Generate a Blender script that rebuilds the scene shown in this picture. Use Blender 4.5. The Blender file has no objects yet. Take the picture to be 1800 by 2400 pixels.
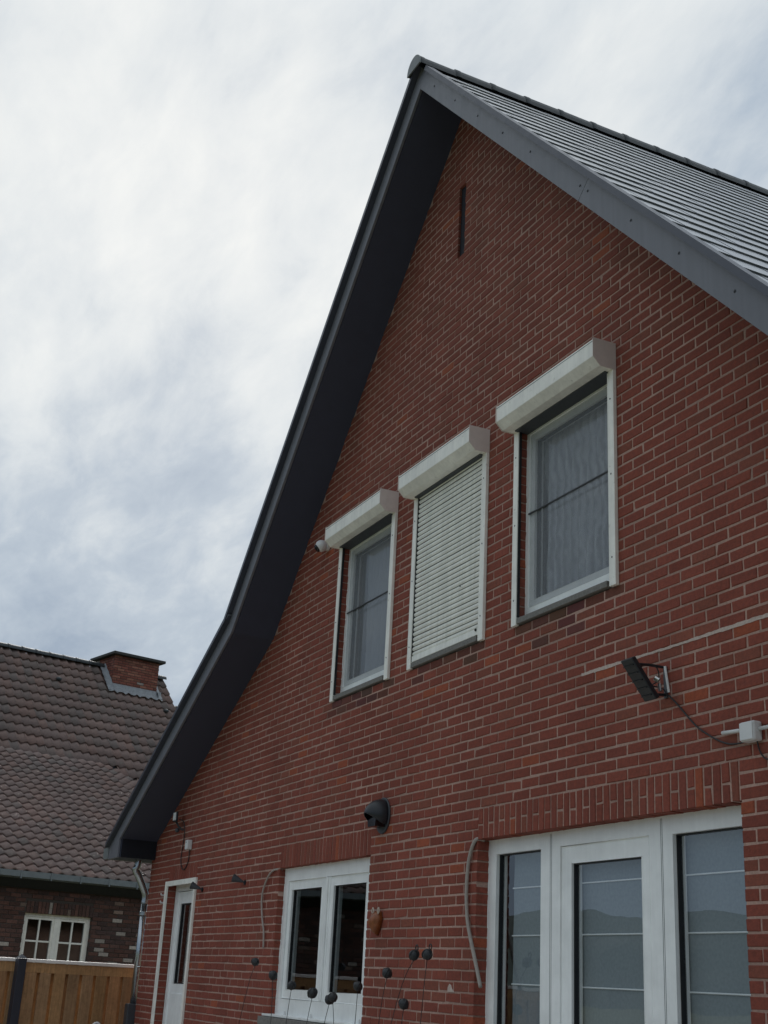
import bpy, math, random
from mathutils import Vector, Matrix
from mathutils.geometry import tessellate_polygon

random.seed(7)
R = math.radians
scene = bpy.context.scene
COL = scene.collection

# ------------------------------------------------------------------ camera
CAM = Vector((0.0, -4.21, 1.70))
FPX = 2955.265                      # focal length in pixels of the 1800 x 2400 photograph
yaw, pit, rol = R(-65.11775), R(20.4826), R(-3.15373)
fwd = Vector((math.sin(yaw)*math.cos(pit), math.cos(yaw)*math.cos(pit), math.sin(pit)))
rgt0 = Vector((math.cos(yaw), -math.sin(yaw), 0.0))
dwn0 = fwd.cross(rgt0)
rgt = rgt0*math.cos(rol) + dwn0*math.sin(rol)
dwn = dwn0*math.cos(rol) - rgt0*math.sin(rol)
cd = bpy.data.cameras.new('camera')
cam = bpy.data.objects.new('camera', cd)
COL.objects.link(cam)
up = -dwn
cam.matrix_world = Matrix(((rgt.x, up.x, -fwd.x, CAM.x), (rgt.y, up.y, -fwd.y, CAM.y), (rgt.z, up.z, -fwd.z, CAM.z), (0, 0, 0, 1)))
cd.sensor_fit = 'VERTICAL'
cd.sensor_height = 24.0
cd.lens = 24.0*FPX/2400.0
cd.clip_start = 0.05
cd.clip_end = 4000
scene.camera = cam

def px(P):
    d = Vector(P) - CAM
    w = d.dot(fwd)
    if w <= 0.1:
        return None
    return 900 + FPX*d.dot(rgt)/w, 1200 + FPX*d.dot(dwn)/w, w

# ------------------------------------------------------------------ world, sun, exposure
SUN_AZ, SUN_EL = R(-74), R(35)      # behind thin cloud, over the left roofs, slightly behind the gable
sdir = Vector((math.sin(SUN_AZ)*math.cos(SUN_EL), math.cos(SUN_AZ)*math.cos(SUN_EL), math.sin(SUN_EL)))
world = bpy.data.worlds.new('World')
scene.world = world
world.use_nodes = True
nt = world.node_tree
nt.nodes.clear()
def WN(t, **k):
    n = nt.nodes.new(t)
    for a, b in k.items():
        setattr(n, a, b)
    return n
def wl(a, b):
    nt.links.new(a, b)
sky = WN('ShaderNodeTexSky', sky_type='NISHITA')
sky.sun_disc = False
sky.sun_elevation = SUN_EL
sky.sun_rotation = SUN_AZ
sky.air_density = 1.2
sky.dust_density = 2.0
tc = WN('ShaderNodeTexCoord')
sep = WN('ShaderNodeSeparateXYZ')
wl(tc.outputs['Generated'], sep.inputs[0])
zz = WN('ShaderNodeMath', operation='MAXIMUM'); zz.inputs[1].default_value = 0.0
wl(sep.outputs['Z'], zz.inputs[0])
za = WN('ShaderNodeMath', operation='ADD'); za.inputs[1].default_value = 0.22
wl(zz.outputs[0], za.inputs[0])
vd = WN('ShaderNodeVectorMath', operation='DIVIDE')
cmb = WN('ShaderNodeCombineXYZ')
for i in range(3):
    wl(za.outputs[0], cmb.inputs[i])
wl(tc.outputs['Generated'], vd.inputs[0]); wl(cmb.outputs[0], vd.inputs[1])
mp = WN('ShaderNodeMapping')
mp.inputs['Rotation'].default_value = (0, 0, R(38))
mp.inputs['Scale'].default_value = (1.0, 2.1, 1.0)
mp.inputs['Location'].default_value = (0.35, 1.1, 0)
wl(vd.outputs[0], mp.inputs[0])
n1 = WN('ShaderNodeTexNoise'); n1.inputs['Scale'].default_value = 1.7; n1.inputs['Detail'].default_value = 9; n1.inputs['Roughness'].default_value = 0.56; n1.inputs['Distortion'].default_value = 0.25
wl(mp.outputs[0], n1.inputs['Vector'])
n2 = WN('ShaderNodeTexNoise'); n2.inputs['Scale'].default_value = 5.5; n2.inputs['Detail'].default_value = 10; n2.inputs['Roughness'].default_value = 0.6; n2.inputs['Distortion'].default_value = 0.3
wl(mp.outputs[0], n2.inputs['Vector'])
nm = WN('ShaderNodeMath', operation='MULTIPLY_ADD'); nm.inputs[1].default_value = 0.50
n1r = WN('ShaderNodeMapRange'); n1r.inputs['From Min'].default_value = 0.2; n1r.inputs['From Max'].default_value = 0.8; n1r.inputs['To Min'].default_value = 0.29; n1r.inputs['To Max'].default_value = 0.71
wl(n1.outputs['Fac'], n1r.inputs['Value'])
wl(n2.outputs['Fac'], nm.inputs[0]); wl(n1r.outputs[0], nm.inputs[2])
# thicker, bluer veil low down, thin bright cloud higher up and round the hidden sun
dp = WN('ShaderNodeVectorMath', operation='DOT_PRODUCT'); dp.inputs[1].default_value = sdir
wl(tc.outputs['Generated'], dp.inputs[0])
gl = WN('ShaderNodeMapRange'); gl.inputs['From Min'].default_value = 0.80; gl.inputs['From Max'].default_value = 1.0; gl.inputs['To Min'].default_value = 0; gl.inputs['To Max'].default_value = 0.12; gl.interpolation_type = 'SMOOTHSTEP'
wl(dp.outputs['Value'], gl.inputs['Value'])
el = WN('ShaderNodeMapRange'); el.inputs['From Min'].default_value = 0.05; el.inputs['From Max'].default_value = 0.62; el.inputs['To Min'].default_value = -0.48; el.inputs['To Max'].default_value = -0.06; el.interpolation_type = 'SMOOTHSTEP'
wl(sep.outputs['Z'], el.inputs['Value'])
s1 = WN('ShaderNodeMath', operation='ADD'); wl(nm.outputs[0], s1.inputs[0]); wl(gl.outputs[0], s1.inputs[1])
s2 = WN('ShaderNodeMath', operation='ADD'); wl(s1.outputs[0], s2.inputs[0]); wl(el.outputs[0], s2.inputs[1])
cr = WN('ShaderNodeValToRGB')
e = cr.color_ramp.elements
e[0].position = 0.34; e[0].color = (0.29, 0.375, 0.49, 1)
e[1].position = 0.98; e[1].color = (0.86, 0.885, 0.88, 1)
m1 = e.new(0.56); m1.color = (0.45, 0.53, 0.62, 1)
m2 = e.new(0.74); m2.color = (0.67, 0.725, 0.765, 1)
wl(s2.outputs[0], cr.inputs[0])
b1 = WN('ShaderNodeBackground'); b1.inputs['Strength'].default_value = 0.07
wl(sky.outputs[0], b1.inputs['Color'])
b2 = WN('ShaderNodeBackground'); b2.inputs['Strength'].default_value = 0.97
wl(cr.outputs[0], b2.inputs['Color'])
zen = WN('ShaderNodeMapRange'); zen.inputs['From Min'].default_value = 0.66; zen.inputs['From Max'].default_value = 1.0; zen.inputs['To Min'].default_value = 0.97; zen.inputs['To Max'].default_value = 1.35
wl(sep.outputs['Z'], zen.inputs['Value']); wl(zen.outputs[0], b2.inputs['Strength'])   # overcast sky brightens towards the zenith
mx = WN('ShaderNodeMixShader'); mx.inputs[0].default_value = 0.93
wl(b1.outputs[0], mx.inputs[1]); wl(b2.outputs[0], mx.inputs[2])
wo = WN('ShaderNodeOutputWorld')
wl(mx.outputs[0], wo.inputs[0])

sl = bpy.data.lights.new('sun', 'SUN')
sl.energy = 1.4; sl.angle = R(20); sl.color = (1.0, 0.96, 0.9)
so = bpy.data.objects.new('sun', sl)
COL.objects.link(so)
so.location = sdir*60
so.rotation_euler = (-sdir).to_track_quat('-Z', 'Y').to_euler()

scene.render.engine = 'CYCLES'
scene.cycles.use_denoising = True
scene.cycles.max_bounces = 8
scene.cycles.transparent_max_bounces = 12
scene.cycles.caustics_reflective = False
scene.cycles.caustics_refractive = False
scene.view_settings.view_transform = 'Standard'
scene.view_settings.look = 'None'
scene.view_settings.exposure = 0.06
scene.view_settings.gamma = 1.0
scene.view_settings.use_curve_mapping = False

# ------------------------------------------------------------------ materials
MATS = {}
def material(name, col, rough=0.6, noise=0.12, nscale=30.0, bump=0.0, bscale=120.0, metal=0.0, spec=0.5, detail=5, attr=False, tint=None, big=0.0, bigscale=1.2, coat=0.0, streak=0.0, sscale=40.0):
    """Principled with position-based noise colour variation, optional per-piece attribute, optional bump."""
    m = bpy.data.materials.new(name)
    m.use_nodes = True
    t = m.node_tree
    bs = t.nodes['Principled BSDF']
    bs.inputs['Roughness'].default_value = rough
    bs.inputs['Metallic'].default_value = metal
    bs.inputs['Specular IOR Level'].default_value = spec
    if coat:
        bs.inputs['Coat Weight'].default_value = coat
        bs.inputs['Coat Roughness'].default_value = 0.32
    L = t.links.new
    geo = t.nodes.new('ShaderNodeNewGeometry')
    no = t.nodes.new('ShaderNodeTexNoise'); no.inputs['Scale'].default_value = nscale; no.inputs['Detail'].default_value = detail; no.inputs['Roughness'].default_value = 0.65
    L(geo.outputs['Position'], no.inputs['Vector'])
    mr = t.nodes.new('ShaderNodeMapRange'); mr.inputs['From Min'].default_value = 0.3; mr.inputs['From Max'].default_value = 0.7
    mr.inputs['To Min'].default_value = 1-noise; mr.inputs['To Max'].default_value = 1+noise
    L(no.outputs['Fac'], mr.inputs['Value'])
    fac = mr.outputs[0]
    if big:
        nb = t.nodes.new('ShaderNodeTexNoise'); nb.inputs['Scale'].default_value = bigscale; nb.inputs['Detail'].default_value = 3
        L(geo.outputs['Position'], nb.inputs['Vector'])
        mb_ = t.nodes.new('ShaderNodeMapRange'); mb_.inputs['From Min'].default_value = 0.3; mb_.inputs['From Max'].default_value = 0.7
        mb_.inputs['To Min'].default_value = 1-big; mb_.inputs['To Max'].default_value = 1+big
        L(nb.outputs['Fac'], mb_.inputs['Value'])
        mm = t.nodes.new('ShaderNodeMath'); mm.operation = 'MULTIPLY'
        L(fac, mm.inputs[0]); L(mb_.outputs[0], mm.inputs[1]); fac = mm.outputs[0]
    if streak:                      # rain streaks or grain running down the surface
        mpp = t.nodes.new('ShaderNodeMapping'); mpp.inputs['Scale'].default_value = (sscale, sscale, sscale*0.05)
        L(geo.outputs['Position'], mpp.inputs[0])
        ns = t.nodes.new('ShaderNodeTexNoise'); ns.inputs['Scale'].default_value = 1.0; ns.inputs['Detail'].default_value = 4
        L(mpp.outputs[0], ns.inputs['Vector'])
        ms = t.nodes.new('ShaderNodeMapRange'); ms.inputs['From Min'].default_value = 0.35; ms.inputs['From Max'].default_value = 0.68
        ms.inputs['To Min'].default_value = 1+streak*0.25; ms.inputs['To Max'].default_value = 1-streak
        L(ns.outputs['Fac'], ms.inputs['Value'])
        mq = t.nodes.new('ShaderNodeMath'); mq.operation = 'MULTIPLY'
        L(fac, mq.inputs[0]); L(ms.outputs[0], mq.inputs[1]); fac = mq.outputs[0]
    base = None
    if attr:
        at = t.nodes.new('ShaderNodeAttribute'); at.attribute_name = 'tone'
        base = at.outputs['Color']
    vm = t.nodes.new('ShaderNodeVectorMath'); vm.operation = 'SCALE'
    if base is not None:
        L(base, vm.inputs[0])
    else:
        vm.inputs[0].default_value = col
    L(fac, vm.inputs['Scale'])
    out = vm.outputs[0]
    if tint:
        tn = t.nodes.new('ShaderNodeTexNoise'); tn.inputs['Scale'].default_value = tint[1]; tn.inputs['Detail'].default_value = 4
        L(geo.outputs['Position'], tn.inputs['Vector'])
        rr = t.nodes.new('ShaderNodeMapRange'); rr.inputs['From Min'].default_value = tint[2]; rr.inputs['From Max'].default_value = tint[3]
        L(tn.outputs['Fac'], rr.inputs['Value'])
        mxx = t.nodes.new('ShaderNodeMix'); mxx.data_type = 'RGBA'
        L(rr.outputs[0], mxx.inputs['Factor']); L(out, mxx.inputs['A']); mxx.inputs['B'].default_value = (*tint[0], 1)
        out = mxx.outputs['Result']
    L(out, bs.inputs['Base Color'])
    # roughness variation
    rm = t.nodes.new('ShaderNodeMapRange'); rm.inputs['From Min'].default_value = 0.3; rm.inputs['From Max'].default_value = 0.7
    rm.inputs['To Min'].default_value = max(0.02, rough*0.85); rm.inputs['To Max'].default_value = min(1, rough*1.15)
    L(no.outputs['Fac'], rm.inputs['Value']); L(rm.outputs[0], bs.inputs['Roughness'])
    if bump:
        bn = t.nodes.new('ShaderNodeTexNoise'); bn.inputs['Scale'].default_value = bscale; bn.inputs['Detail'].default_value = 6; bn.inputs['Roughness'].default_value = 0.6
        L(geo.outputs['Position'], bn.inputs['Vector'])
        bu = t.nodes.new('ShaderNodeBump'); bu.inputs['Strength'].default_value = 0.6; bu.inputs['Distance'].default_value = bump
        L(bn.outputs['Fac'], bu.inputs['Height']); L(bu.outputs[0], bs.inputs['Normal'])
    MATS[name] = m
    return m

def glass_material(name, tint=(0.95, 0.97, 0.97), ior=2.0, rough=0.0):
    m = bpy.data.materials.new(name)
    m.use_nodes = True
    t = m.node_tree
    t.nodes.clear()
    L = t.links.new
    fr = t.nodes.new('ShaderNodeFresnel'); gn = t.nodes.new('ShaderNodeNewGeometry')
    io = t.nodes.new('ShaderNodeMix'); io.inputs['A'].default_value = ior; io.inputs['B'].default_value = 1/ior   # a thin pane reflects alike from both sides
    L(gn.outputs['Backfacing'], io.inputs['Factor']); L(io.outputs['Result'], fr.inputs['IOR'])
    no = t.nodes.new('ShaderNodeTexNoise'); no.inputs['Scale'].default_value = 1.6; no.inputs['Detail'].default_value = 2
    L(gn.outputs['Position'], no.inputs['Vector'])
    bu = t.nodes.new('ShaderNodeBump'); bu.inputs['Strength'].default_value = 0.12; bu.inputs['Distance'].default_value = 0.01
    L(no.outputs['Fac'], bu.inputs['Height'])
    tr = t.nodes.new('ShaderNodeBsdfTransparent'); tr.inputs['Color'].default_value = (*tint, 1)
    gg = t.nodes.new('ShaderNodeBsdfGlossy'); gg.inputs['Roughness'].default_value = rough; gg.inputs['Color'].default_value = (0.95, 0.97, 1, 1)
    L(bu.outputs[0], gg.inputs['Normal'])
    mxs = t.nodes.new('ShaderNodeMixShader')
    L(fr.outputs[0], mxs.inputs[0]); L(tr.outputs[0], mxs.inputs[1]); L(gg.outputs[0], mxs.inputs[2])
    o = t.nodes.new('ShaderNodeOutputMaterial'); L(mxs.outputs[0], o.inputs[0])
    MATS[name] = m
    return m

def cloth_material(name, col, translucency, holes=0.0, ripple=False):
    m = bpy.data.materials.new(name)
    m.use_nodes = True
    t = m.node_tree
    t.nodes.clear()
    L = t.links.new
    ge = t.nodes.new('ShaderNodeNewGeometry')
    no = t.nodes.new('ShaderNodeTexNoise'); no.inputs['Scale'].default_value = 55; no.inputs['Detail'].default_value = 6
    L(ge.outputs['Position'], no.inputs['Vector'])
    vm = t.nodes.new('ShaderNodeMapRange'); vm.inputs['To Min'].default_value = 0.8; vm.inputs['To Max'].default_value = 1.2
    L(no.outputs['Fac'], vm.inputs['Value'])
    sc = t.nodes.new('ShaderNodeVectorMath'); sc.operation = 'SCALE'; sc.inputs[0].default_value = col
    if ripple:                      # painted bands standing in for moiré and the shading of the folds
        wv = t.nodes.new('ShaderNodeTexWave'); wv.bands_direction = 'X'; wv.inputs['Scale'].default_value = 7.5; wv.inputs['Distortion'].default_value = 4.5; wv.inputs['Detail'].default_value = 2.5; wv.inputs['Detail Scale'].default_value = 0.9
        L(ge.outputs['Position'], wv.inputs['Vector'])
        w2 = t.nodes.new('ShaderNodeMapRange'); w2.inputs['To Min'].default_value = 0.38; w2.inputs['To Max'].default_value = 1.0
        L(wv.outputs['Fac'], w2.inputs['Value'])
        w3 = t.nodes.new('ShaderNodeMath'); w3.operation = 'MULTIPLY'
        L(vm.outputs[0], w3.inputs[0]); L(w2.outputs[0], w3.inputs[1]); L(w3.outputs[0], sc.inputs['Scale'])
    else:
        L(vm.outputs[0], sc.inputs['Scale'])
    df = t.nodes.new('ShaderNodeBsdfDiffuse'); L(sc.outputs[0], df.inputs['Color'])
    tl = t.nodes.new('ShaderNodeBsdfTranslucent'); L(sc.outputs[0], tl.inputs['Color'])
    a = t.nodes.new('ShaderNodeMixShader'); a.inputs[0].default_value = translucency
    L(df.outputs[0], a.inputs[1]); L(tl.outputs[0], a.inputs[2])
    last = a.outputs[0]
    if holes:
        tp = t.nodes.new('ShaderNodeBsdfTransparent')
        b = t.nodes.new('ShaderNodeMixShader'); b.inputs[0].default_value = holes
        L(last, b.inputs[1]); L(tp.outputs[0], b.inputs[2]); last = b.outputs[0]
    o = t.nodes.new('ShaderNodeOutputMaterial'); L(last, o.inputs[0])
    MATS[name] = m
    return m

material('brick', (0.2, 0.07, 0.06), 0.85, 0.22, 42, bump=0.006, bscale=75, attr=True, spec=0.25, big=0.08, bigscale=0.7, streak=0.10, sscale=3.0)
material('mortar', (0.425, 0.276, 0.225), 0.95, 0.2, 60, bump=0.004, bscale=140, spec=0.15, big=0.2, bigscale=1.6)
material('repair_mortar', (0.54, 0.44, 0.385), 0.95, 0.2, 50, bump=0.004, spec=0.15)
material('slate_tile', (0.095, 0.108, 0.132), 0.34, 0.10, 14, bump=0.0004, bscale=30, spec=1.0, big=0.10, bigscale=3, coat=0.9)
material('ridge_clay', (0.045, 0.052, 0.056), 0.5, 0.25, 18, bump=0.001, bscale=60, spec=0.4)
material('ridge_end', (0.17, 0.185, 0.19), 0.5, 0.1, 18)
material('anthracite_board', (0.165, 0.168, 0.192), 0.45, 0.06, 12, bump=0.0004, bscale=300, spec=0.4, big=0.05, streak=0.10, sscale=25)
material('anthracite_trim', (0.05, 0.055, 0.075), 0.4, 0.08, 12, spec=0.5)
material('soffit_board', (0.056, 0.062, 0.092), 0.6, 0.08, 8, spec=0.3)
material('roof_deck', (0.03, 0.032, 0.036), 0.8, 0.1, 8)
material('white_frame', (0.90, 0.91, 0.89), 0.38, 0.05, 6, spec=0.5, streak=0.035, sscale=45, big=0.04, bigscale=3)
material('cream_metal', (0.93, 0.905, 0.83), 0.42, 0.07, 9, spec=0.5, streak=0.08, sscale=30, big=0.06, bigscale=4, tint=((0.42, 0.38, 0.33), 26, 0.66, 0.86))
material('cap_metal', (0.74, 0.65, 0.60), 0.5, 0.06, 14, spec=0.4)
material('shutter_slat', (0.92, 0.91, 0.845), 0.45, 0.05, 10, streak=0.10, sscale=35, spec=0.4, big=0.04, bigscale=3)
material('stone_sill', (0.20, 0.19, 0.175), 0.8, 0.3, 50, bump=0.002, bscale=150, spec=0.3)
material('seal_black', (0.012, 0.012, 0.014), 0.5, 0.1, 30)
glass_material('pane_glass')
glass_material('pane_glass_dark', (0.5, 0.55, 0.56), 1.85)
cloth_material('net_cloth', (0.60, 0.61, 0.64), 0.2, 0.0, ripple=True)
cloth_material('plain_net', (0.40, 0.41, 0.44), 0.2)
cloth_material('screen_mesh', (0.40, 0.42, 0.45), 0.15, 0.58)
cloth_material('blind_cloth', (0.29, 0.335, 0.365), 0.15)
material('blind_rod', (0.85, 0.88, 0.9), 0.5, 0.05, 10)
material('room_wall', (0.14, 0.135, 0.12), 0.9, 0.08, 5)
material('zinc', (0.42, 0.45, 0.47), 0.22, 0.12, 8, metal=0.9, spec=0.5)
material('gutter_metal', (0.2, 0.225, 0.23), 0.4, 0.12, 9, metal=0.5)
material('black_plastic', (0.014, 0.016, 0.02), 0.38, 0.15, 20, spec=0.5)
material('dark_grey_plastic', (0.055, 0.06, 0.068), 0.5, 0.1, 20)
material('white_plastic', (0.70, 0.70, 0.69), 0.45, 0.05, 20)
material('beige_conduit', (0.36, 0.315, 0.275), 0.6, 0.12, 30)
material('lamp_glass', (0.82, 0.83, 0.82), 0.25, 0.1, 60)
material('lens_black', (0.006, 0.006, 0.008), 0.12, 0.1, 20)
material('steel_bolt', (0.55, 0.55, 0.53), 0.3, 0.1, 20, metal=1.0)
material('iron', (0.022, 0.024, 0.026), 0.5, 0.4, 90, bump=0.004, bscale=80, spec=0.5)
material('wire', (0.02, 0.02, 0.022), 0.5, 0.1, 30)
material('rust_ceramic', (0.24, 0.072, 0.02), 0.4, 0.3, 40, bump=0.002, bscale=60)
material('pale_rope', (0.55, 0.48, 0.4), 0.7, 0.1, 40)
material('fence_wood', (0.2, 0.09, 0.035), 0.7, 0.16, 26, streak=0.2, sscale=60, bump=0.001, bscale=60, attr=True, spec=0.25, big=0.15, bigscale=4)
material('fence_post_metal', (0.03, 0.033, 0.045), 0.45, 0.1, 20)
material('fence_cap_metal', (0.93, 0.88, 0.83), 0.3, 0.06, 20)
material('pantile', (0.15, 0.105, 0.095), 0.6, 0.22, 18, bump=0.002, bscale=60, attr=True, spec=0.35, big=0.12, bigscale=0.8, tint=((0.17, 0.165, 0.13), 7.0, 0.64, 0.85))
material('old_brick', (0.13, 0.07, 0.055), 0.9, 0.3, 34, bump=0.005, bscale=60, attr=True, spec=0.2)
material('old_mortar', (0.075, 0.06, 0.052), 0.95, 0.2, 40, bump=0.004)
material('lead', (0.22, 0.235, 0.25), 0.5, 0.25, 14, bump=0.003, bscale=30, metal=0.25)
material('eaves_dark', (0.016, 0.017, 0.022), 0.6, 0.1, 8, spec=0.2)
material('concrete_cap', (0.05, 0.05, 0.048), 0.85, 0.3, 14, bump=0.005, bscale=30)
material('ground', (0.16, 0.18, 0.09), 0.95, 0.3, 3, bump=0.02, bscale=40, tint=((0.16, 0.13, 0.09), 0.4, 0.45, 0.7))
material('paving', (0.48, 0.46, 0.42), 0.85, 0.2, 6, bump=0.003, bscale=40)
material('wooded_hill', (0.05, 0.066, 0.048), 0.95, 0.4, 0.12, tint=((0.07, 0.08, 0.06), 0.03, 0.45, 0.6))

# ------------------------------------------------------------------ mesh helpers
def ident(u, y, z):
    return (u, y, z)

class MB:
    def __init__(self):
        self.v, self.f, self.c = [], [], []
        self.use_c = False
    def add(self, verts, faces, tone=None):
        b = len(self.v)
        self.v += [tuple(q) for q in verts]
        self.f += [tuple(b+i for i in f) for f in faces]
        if tone is not None:
            self.use_c = True
        self.c += [tone or (1, 1, 1)]*len(verts)
        return self
    def box(self, x0, x1, y0, y1, z0, z1, xf=ident, tone=None):
        v = [xf(x, y, z) for z in (z0, z1) for y in (y0, y1) for x in (x0, x1)]
        return self.add(v, [(0, 1, 5, 4), (3, 2, 6, 7), (2, 0, 4, 6), (1, 3, 7, 5), (4, 5, 7, 6), (2, 3, 1, 0)], tone)
    def prism(self, poly, y0, y1, xf=ident, tone=None):
        """polygon in (u,z), extruded in y"""
        n = len(poly)
        v = [xf(a, y0, b) for a, b in poly] + [xf(a, y1, b) for a, b in poly]
        f = [tuple(range(n)), tuple(range(2*n-1, n-1, -1))]
        f += [(i, i+n, (i+1) % n+n, (i+1) % n) for i in range(n)]
        return self.add(v, f, tone)
    def rod(self, a, b, r, n=10, r2=None, tone=None):
        return self.tube([a, b], [r, r if r2 is None else r2], n, tone)
    def tube(self, pts, rad, n=10, tone=None, cap=True):
        pts = [Vector(q) for q in pts]
        if not isinstance(rad, (list, tuple)):
            rad = [rad]*len(pts)
        vs, fs = [], []
        prev = None
        for i, p in enumerate(pts):
            t = (pts[min(i+1, len(pts)-1)] - pts[max(i-1, 0)]).normalized()
            if prev is None:
                h = Vector((0, 0, 1)) if abs(t.z) < 0.9 else Vector((1, 0, 0))
                s = t.cross(h).normalized()
            else:
                s = (prev - t*prev.dot(t)).normalized()
            prev = s
            w = t.cross(s)
            for k in range(n):
                a = 2*math.pi*k/n
                vs.append(p + (s*math.cos(a) + w*math.sin(a))*rad[i])
        for i in range(len(pts)-1):
            for k in range(n):
                fs.append((i*n+k, i*n+(k+1) % n, (i+1)*n+(k+1) % n, (i+1)*n+k))
        if cap:
            fs.append(tuple(range(n-1, -1, -1)))
            fs.append(tuple(range((len(pts)-1)*n, len(pts)*n)))
        return self.add(vs, fs, tone)
    def ball(self, c, r, n=14, m=9, squash=(1, 1, 1), tone=None, rough=0.0):
        vs, fs = [], []
        for j in range(m+1):
            th = math.pi*j/m
            for k in range(n):
                ph = 2*math.pi*k/n
                rr = r*(1+random.uniform(-rough, rough))
                vs.append((c[0]+rr*squash[0]*math.sin(th)*math.cos(ph), c[1]+rr*squash[1]*math.sin(th)*math.sin(ph), c[2]+rr*squash[2]*math.cos(th)))
        for j in range(m):
            for k in range(n):
                fs.append((j*n+k, j*n+(k+1) % n, (j+1)*n+(k+1) % n, (j+1)*n+k))
        return self.add(vs, fs, tone)
    def mesh(self, name, origin=None):
        me = bpy.data.meshes.new(name)
        o = Vector(origin) if origin is not None else Vector((0, 0, 0))
        me.from_pydata([(q[0]-o.x, q[1]-o.y, q[2]-o.z) for q in self.v], [], self.f)
        if self.use_c:
            at = me.color_attributes.new('tone', 'FLOAT_COLOR', 'POINT')
            flat = []
            for c in self.c:
                flat += [c[0], c[1], c[2], 1.0]
            at.data.foreach_set('color', flat)
        me.update()
        return me
    def centre(self):
        xs, ys, zs = zip(*self.v)
        return Vector(((min(xs)+max(xs))/2, (min(ys)+max(ys))/2, (min(zs)+max(zs))/2))

def adopt(o, parent):
    if parent is not None:
        o.parent = parent
        o.matrix_parent_inverse = Matrix.Translation(-parent.location)

def finish(name, mb, mat, parent=None, smooth=False, bevel=0.0, kind=None, label=None, cat=None, group=None, solid=0.0):
    c = mb.centre()
    me = mb.mesh(name, c)
    me.materials.append(MATS[mat])
    if smooth:
        me.polygons.foreach_set('use_smooth', [True]*len(me.polygons))
    o = bpy.data.objects.new(name, me)
    COL.objects.link(o)
    o.location = c
    adopt(o, parent)
    if solid:
        md = o.modifiers.new('solid', 'SOLIDIFY'); md.thickness = solid; md.offset = 0
    if bevel:
        md = o.modifiers.new('bevel', 'BEVEL'); md.width = bevel; md.segments = 2; md.limit_method = 'ANGLE'; md.angle_limit = R(40)
    tag(o, label, cat, group, kind)
    return o

def shared(name, me, matrix, parent):
    """a further object that shares mesh data; matrix is in world space, parents only carry a translation"""
    o = bpy.data.objects.new(name, me)
    COL.objects.link(o)
    o.matrix_basis = matrix
    adopt(o, parent)
    return o

def tag(o, label=None, cat=None, group=None, kind=None):
    if label: o['label'] = label
    if cat: o['category'] = cat
    if group: o['group'] = group
    if kind: o['kind'] = kind

def thing(name, label, cat, loc, group=None):
    o = bpy.data.objects.new(name, None)
    COL.objects.link(o)
    o.location = loc
    o.empty_display_size = 0.2
    tag(o, label, cat, group)
    return o

def sheet(poly, holes, y, flip=False):
    rings = [poly] + holes
    tris = tessellate_polygon([[Vector((a, b, 0)) for a, b in r] for r in rings])
    flat = [q for r in rings for q in r]
    return flat, tris

def slab_with_holes(mb, poly, holes, y0, y1, xf=ident):
    flat, tris = sheet(poly, holes, y0)
    n = len(flat)
    v = [xf(a, y0, b) for a, b in flat] + [xf(a, y1, b) for a, b in flat]
    f = [tuple(t) for t in tris] + [tuple(i+n for i in reversed(t)) for t in tris]
    k = 0
    for r in [poly] + holes:
        m = len(r)
        f += [(k+i, k+(i+1) % m, n+k+(i+1) % m, n+k+i) for i in range(m)]
        k += m
    mb.add(v, f)

def one_brick(mb, u0, u1, z0, z1, yf, yb, tone, xf=ident, j=0.002, bev=0.0035):
    r = random.uniform
    dy = r(-0.002, 0.0015)
    o = [(u0+r(-j, j), z0+r(-j, j)), (u1+r(-j, j), z0+r(-j, j)), (u1+r(-j, j), z1+r(-j, j)), (u0+r(-j, j), z1+r(-j, j))]
    s = [(1, 1), (-1, 1), (-1, -1), (1, -1)]
    i_ = [(a+sx*bev, b+sz*bev) for (a, b), (sx, sz) in zip(o, s)]
    if random.random() < 0.07:      # a knocked-off corner
        q = random.randrange(4)
        o[q] = (o[q][0]+s[q][0]*r(0.003, 0.011), o[q][1]+s[q][1]*r(0.002, 0.007))
        i_[q] = (i_[q][0]+s[q][0]*r(0.005, 0.014), i_[q][1]+s[q][1]*r(0.003, 0.008))
    v = [xf(a, yf+dy+bev, b) for a, b in o] + [xf(a, yf+dy+r(-0.001, 0.001), b) for a, b in i_] + [xf(a, yb, b) for a, b in o]
    f = [(4, 5, 6, 7)] + [(k, (k+1) % 4, 4+(k+1) % 4, 4+k) for k in range(4)] + [(8+k, 8+(k+1) % 4, (k+1) % 4, k) for k in range(4)]
    mb.add(v, f, tone)

def size_on_picture(pts):
    q = [px(p) for p in pts]
    if any(a is None for a in q):
        return 0
    xs = [a[0] for a in q]; ys = [a[1] for a in q]
    if max(xs) < 0 or min(xs) > 1800 or max(ys) < 0 or min(ys) > 2400:
        return 0
    if max(xs) > 1800+150 or min(xs) < -150 or max(ys) > 2550:
        return 0
    A = 0
    for i in range(len(q)):
        x0, y0 = q[i][:2]; x1, y1 = q[(i+1) % len(q)][:2]
        A += x0*y1 - x1*y0
    return abs(A)/2

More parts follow.
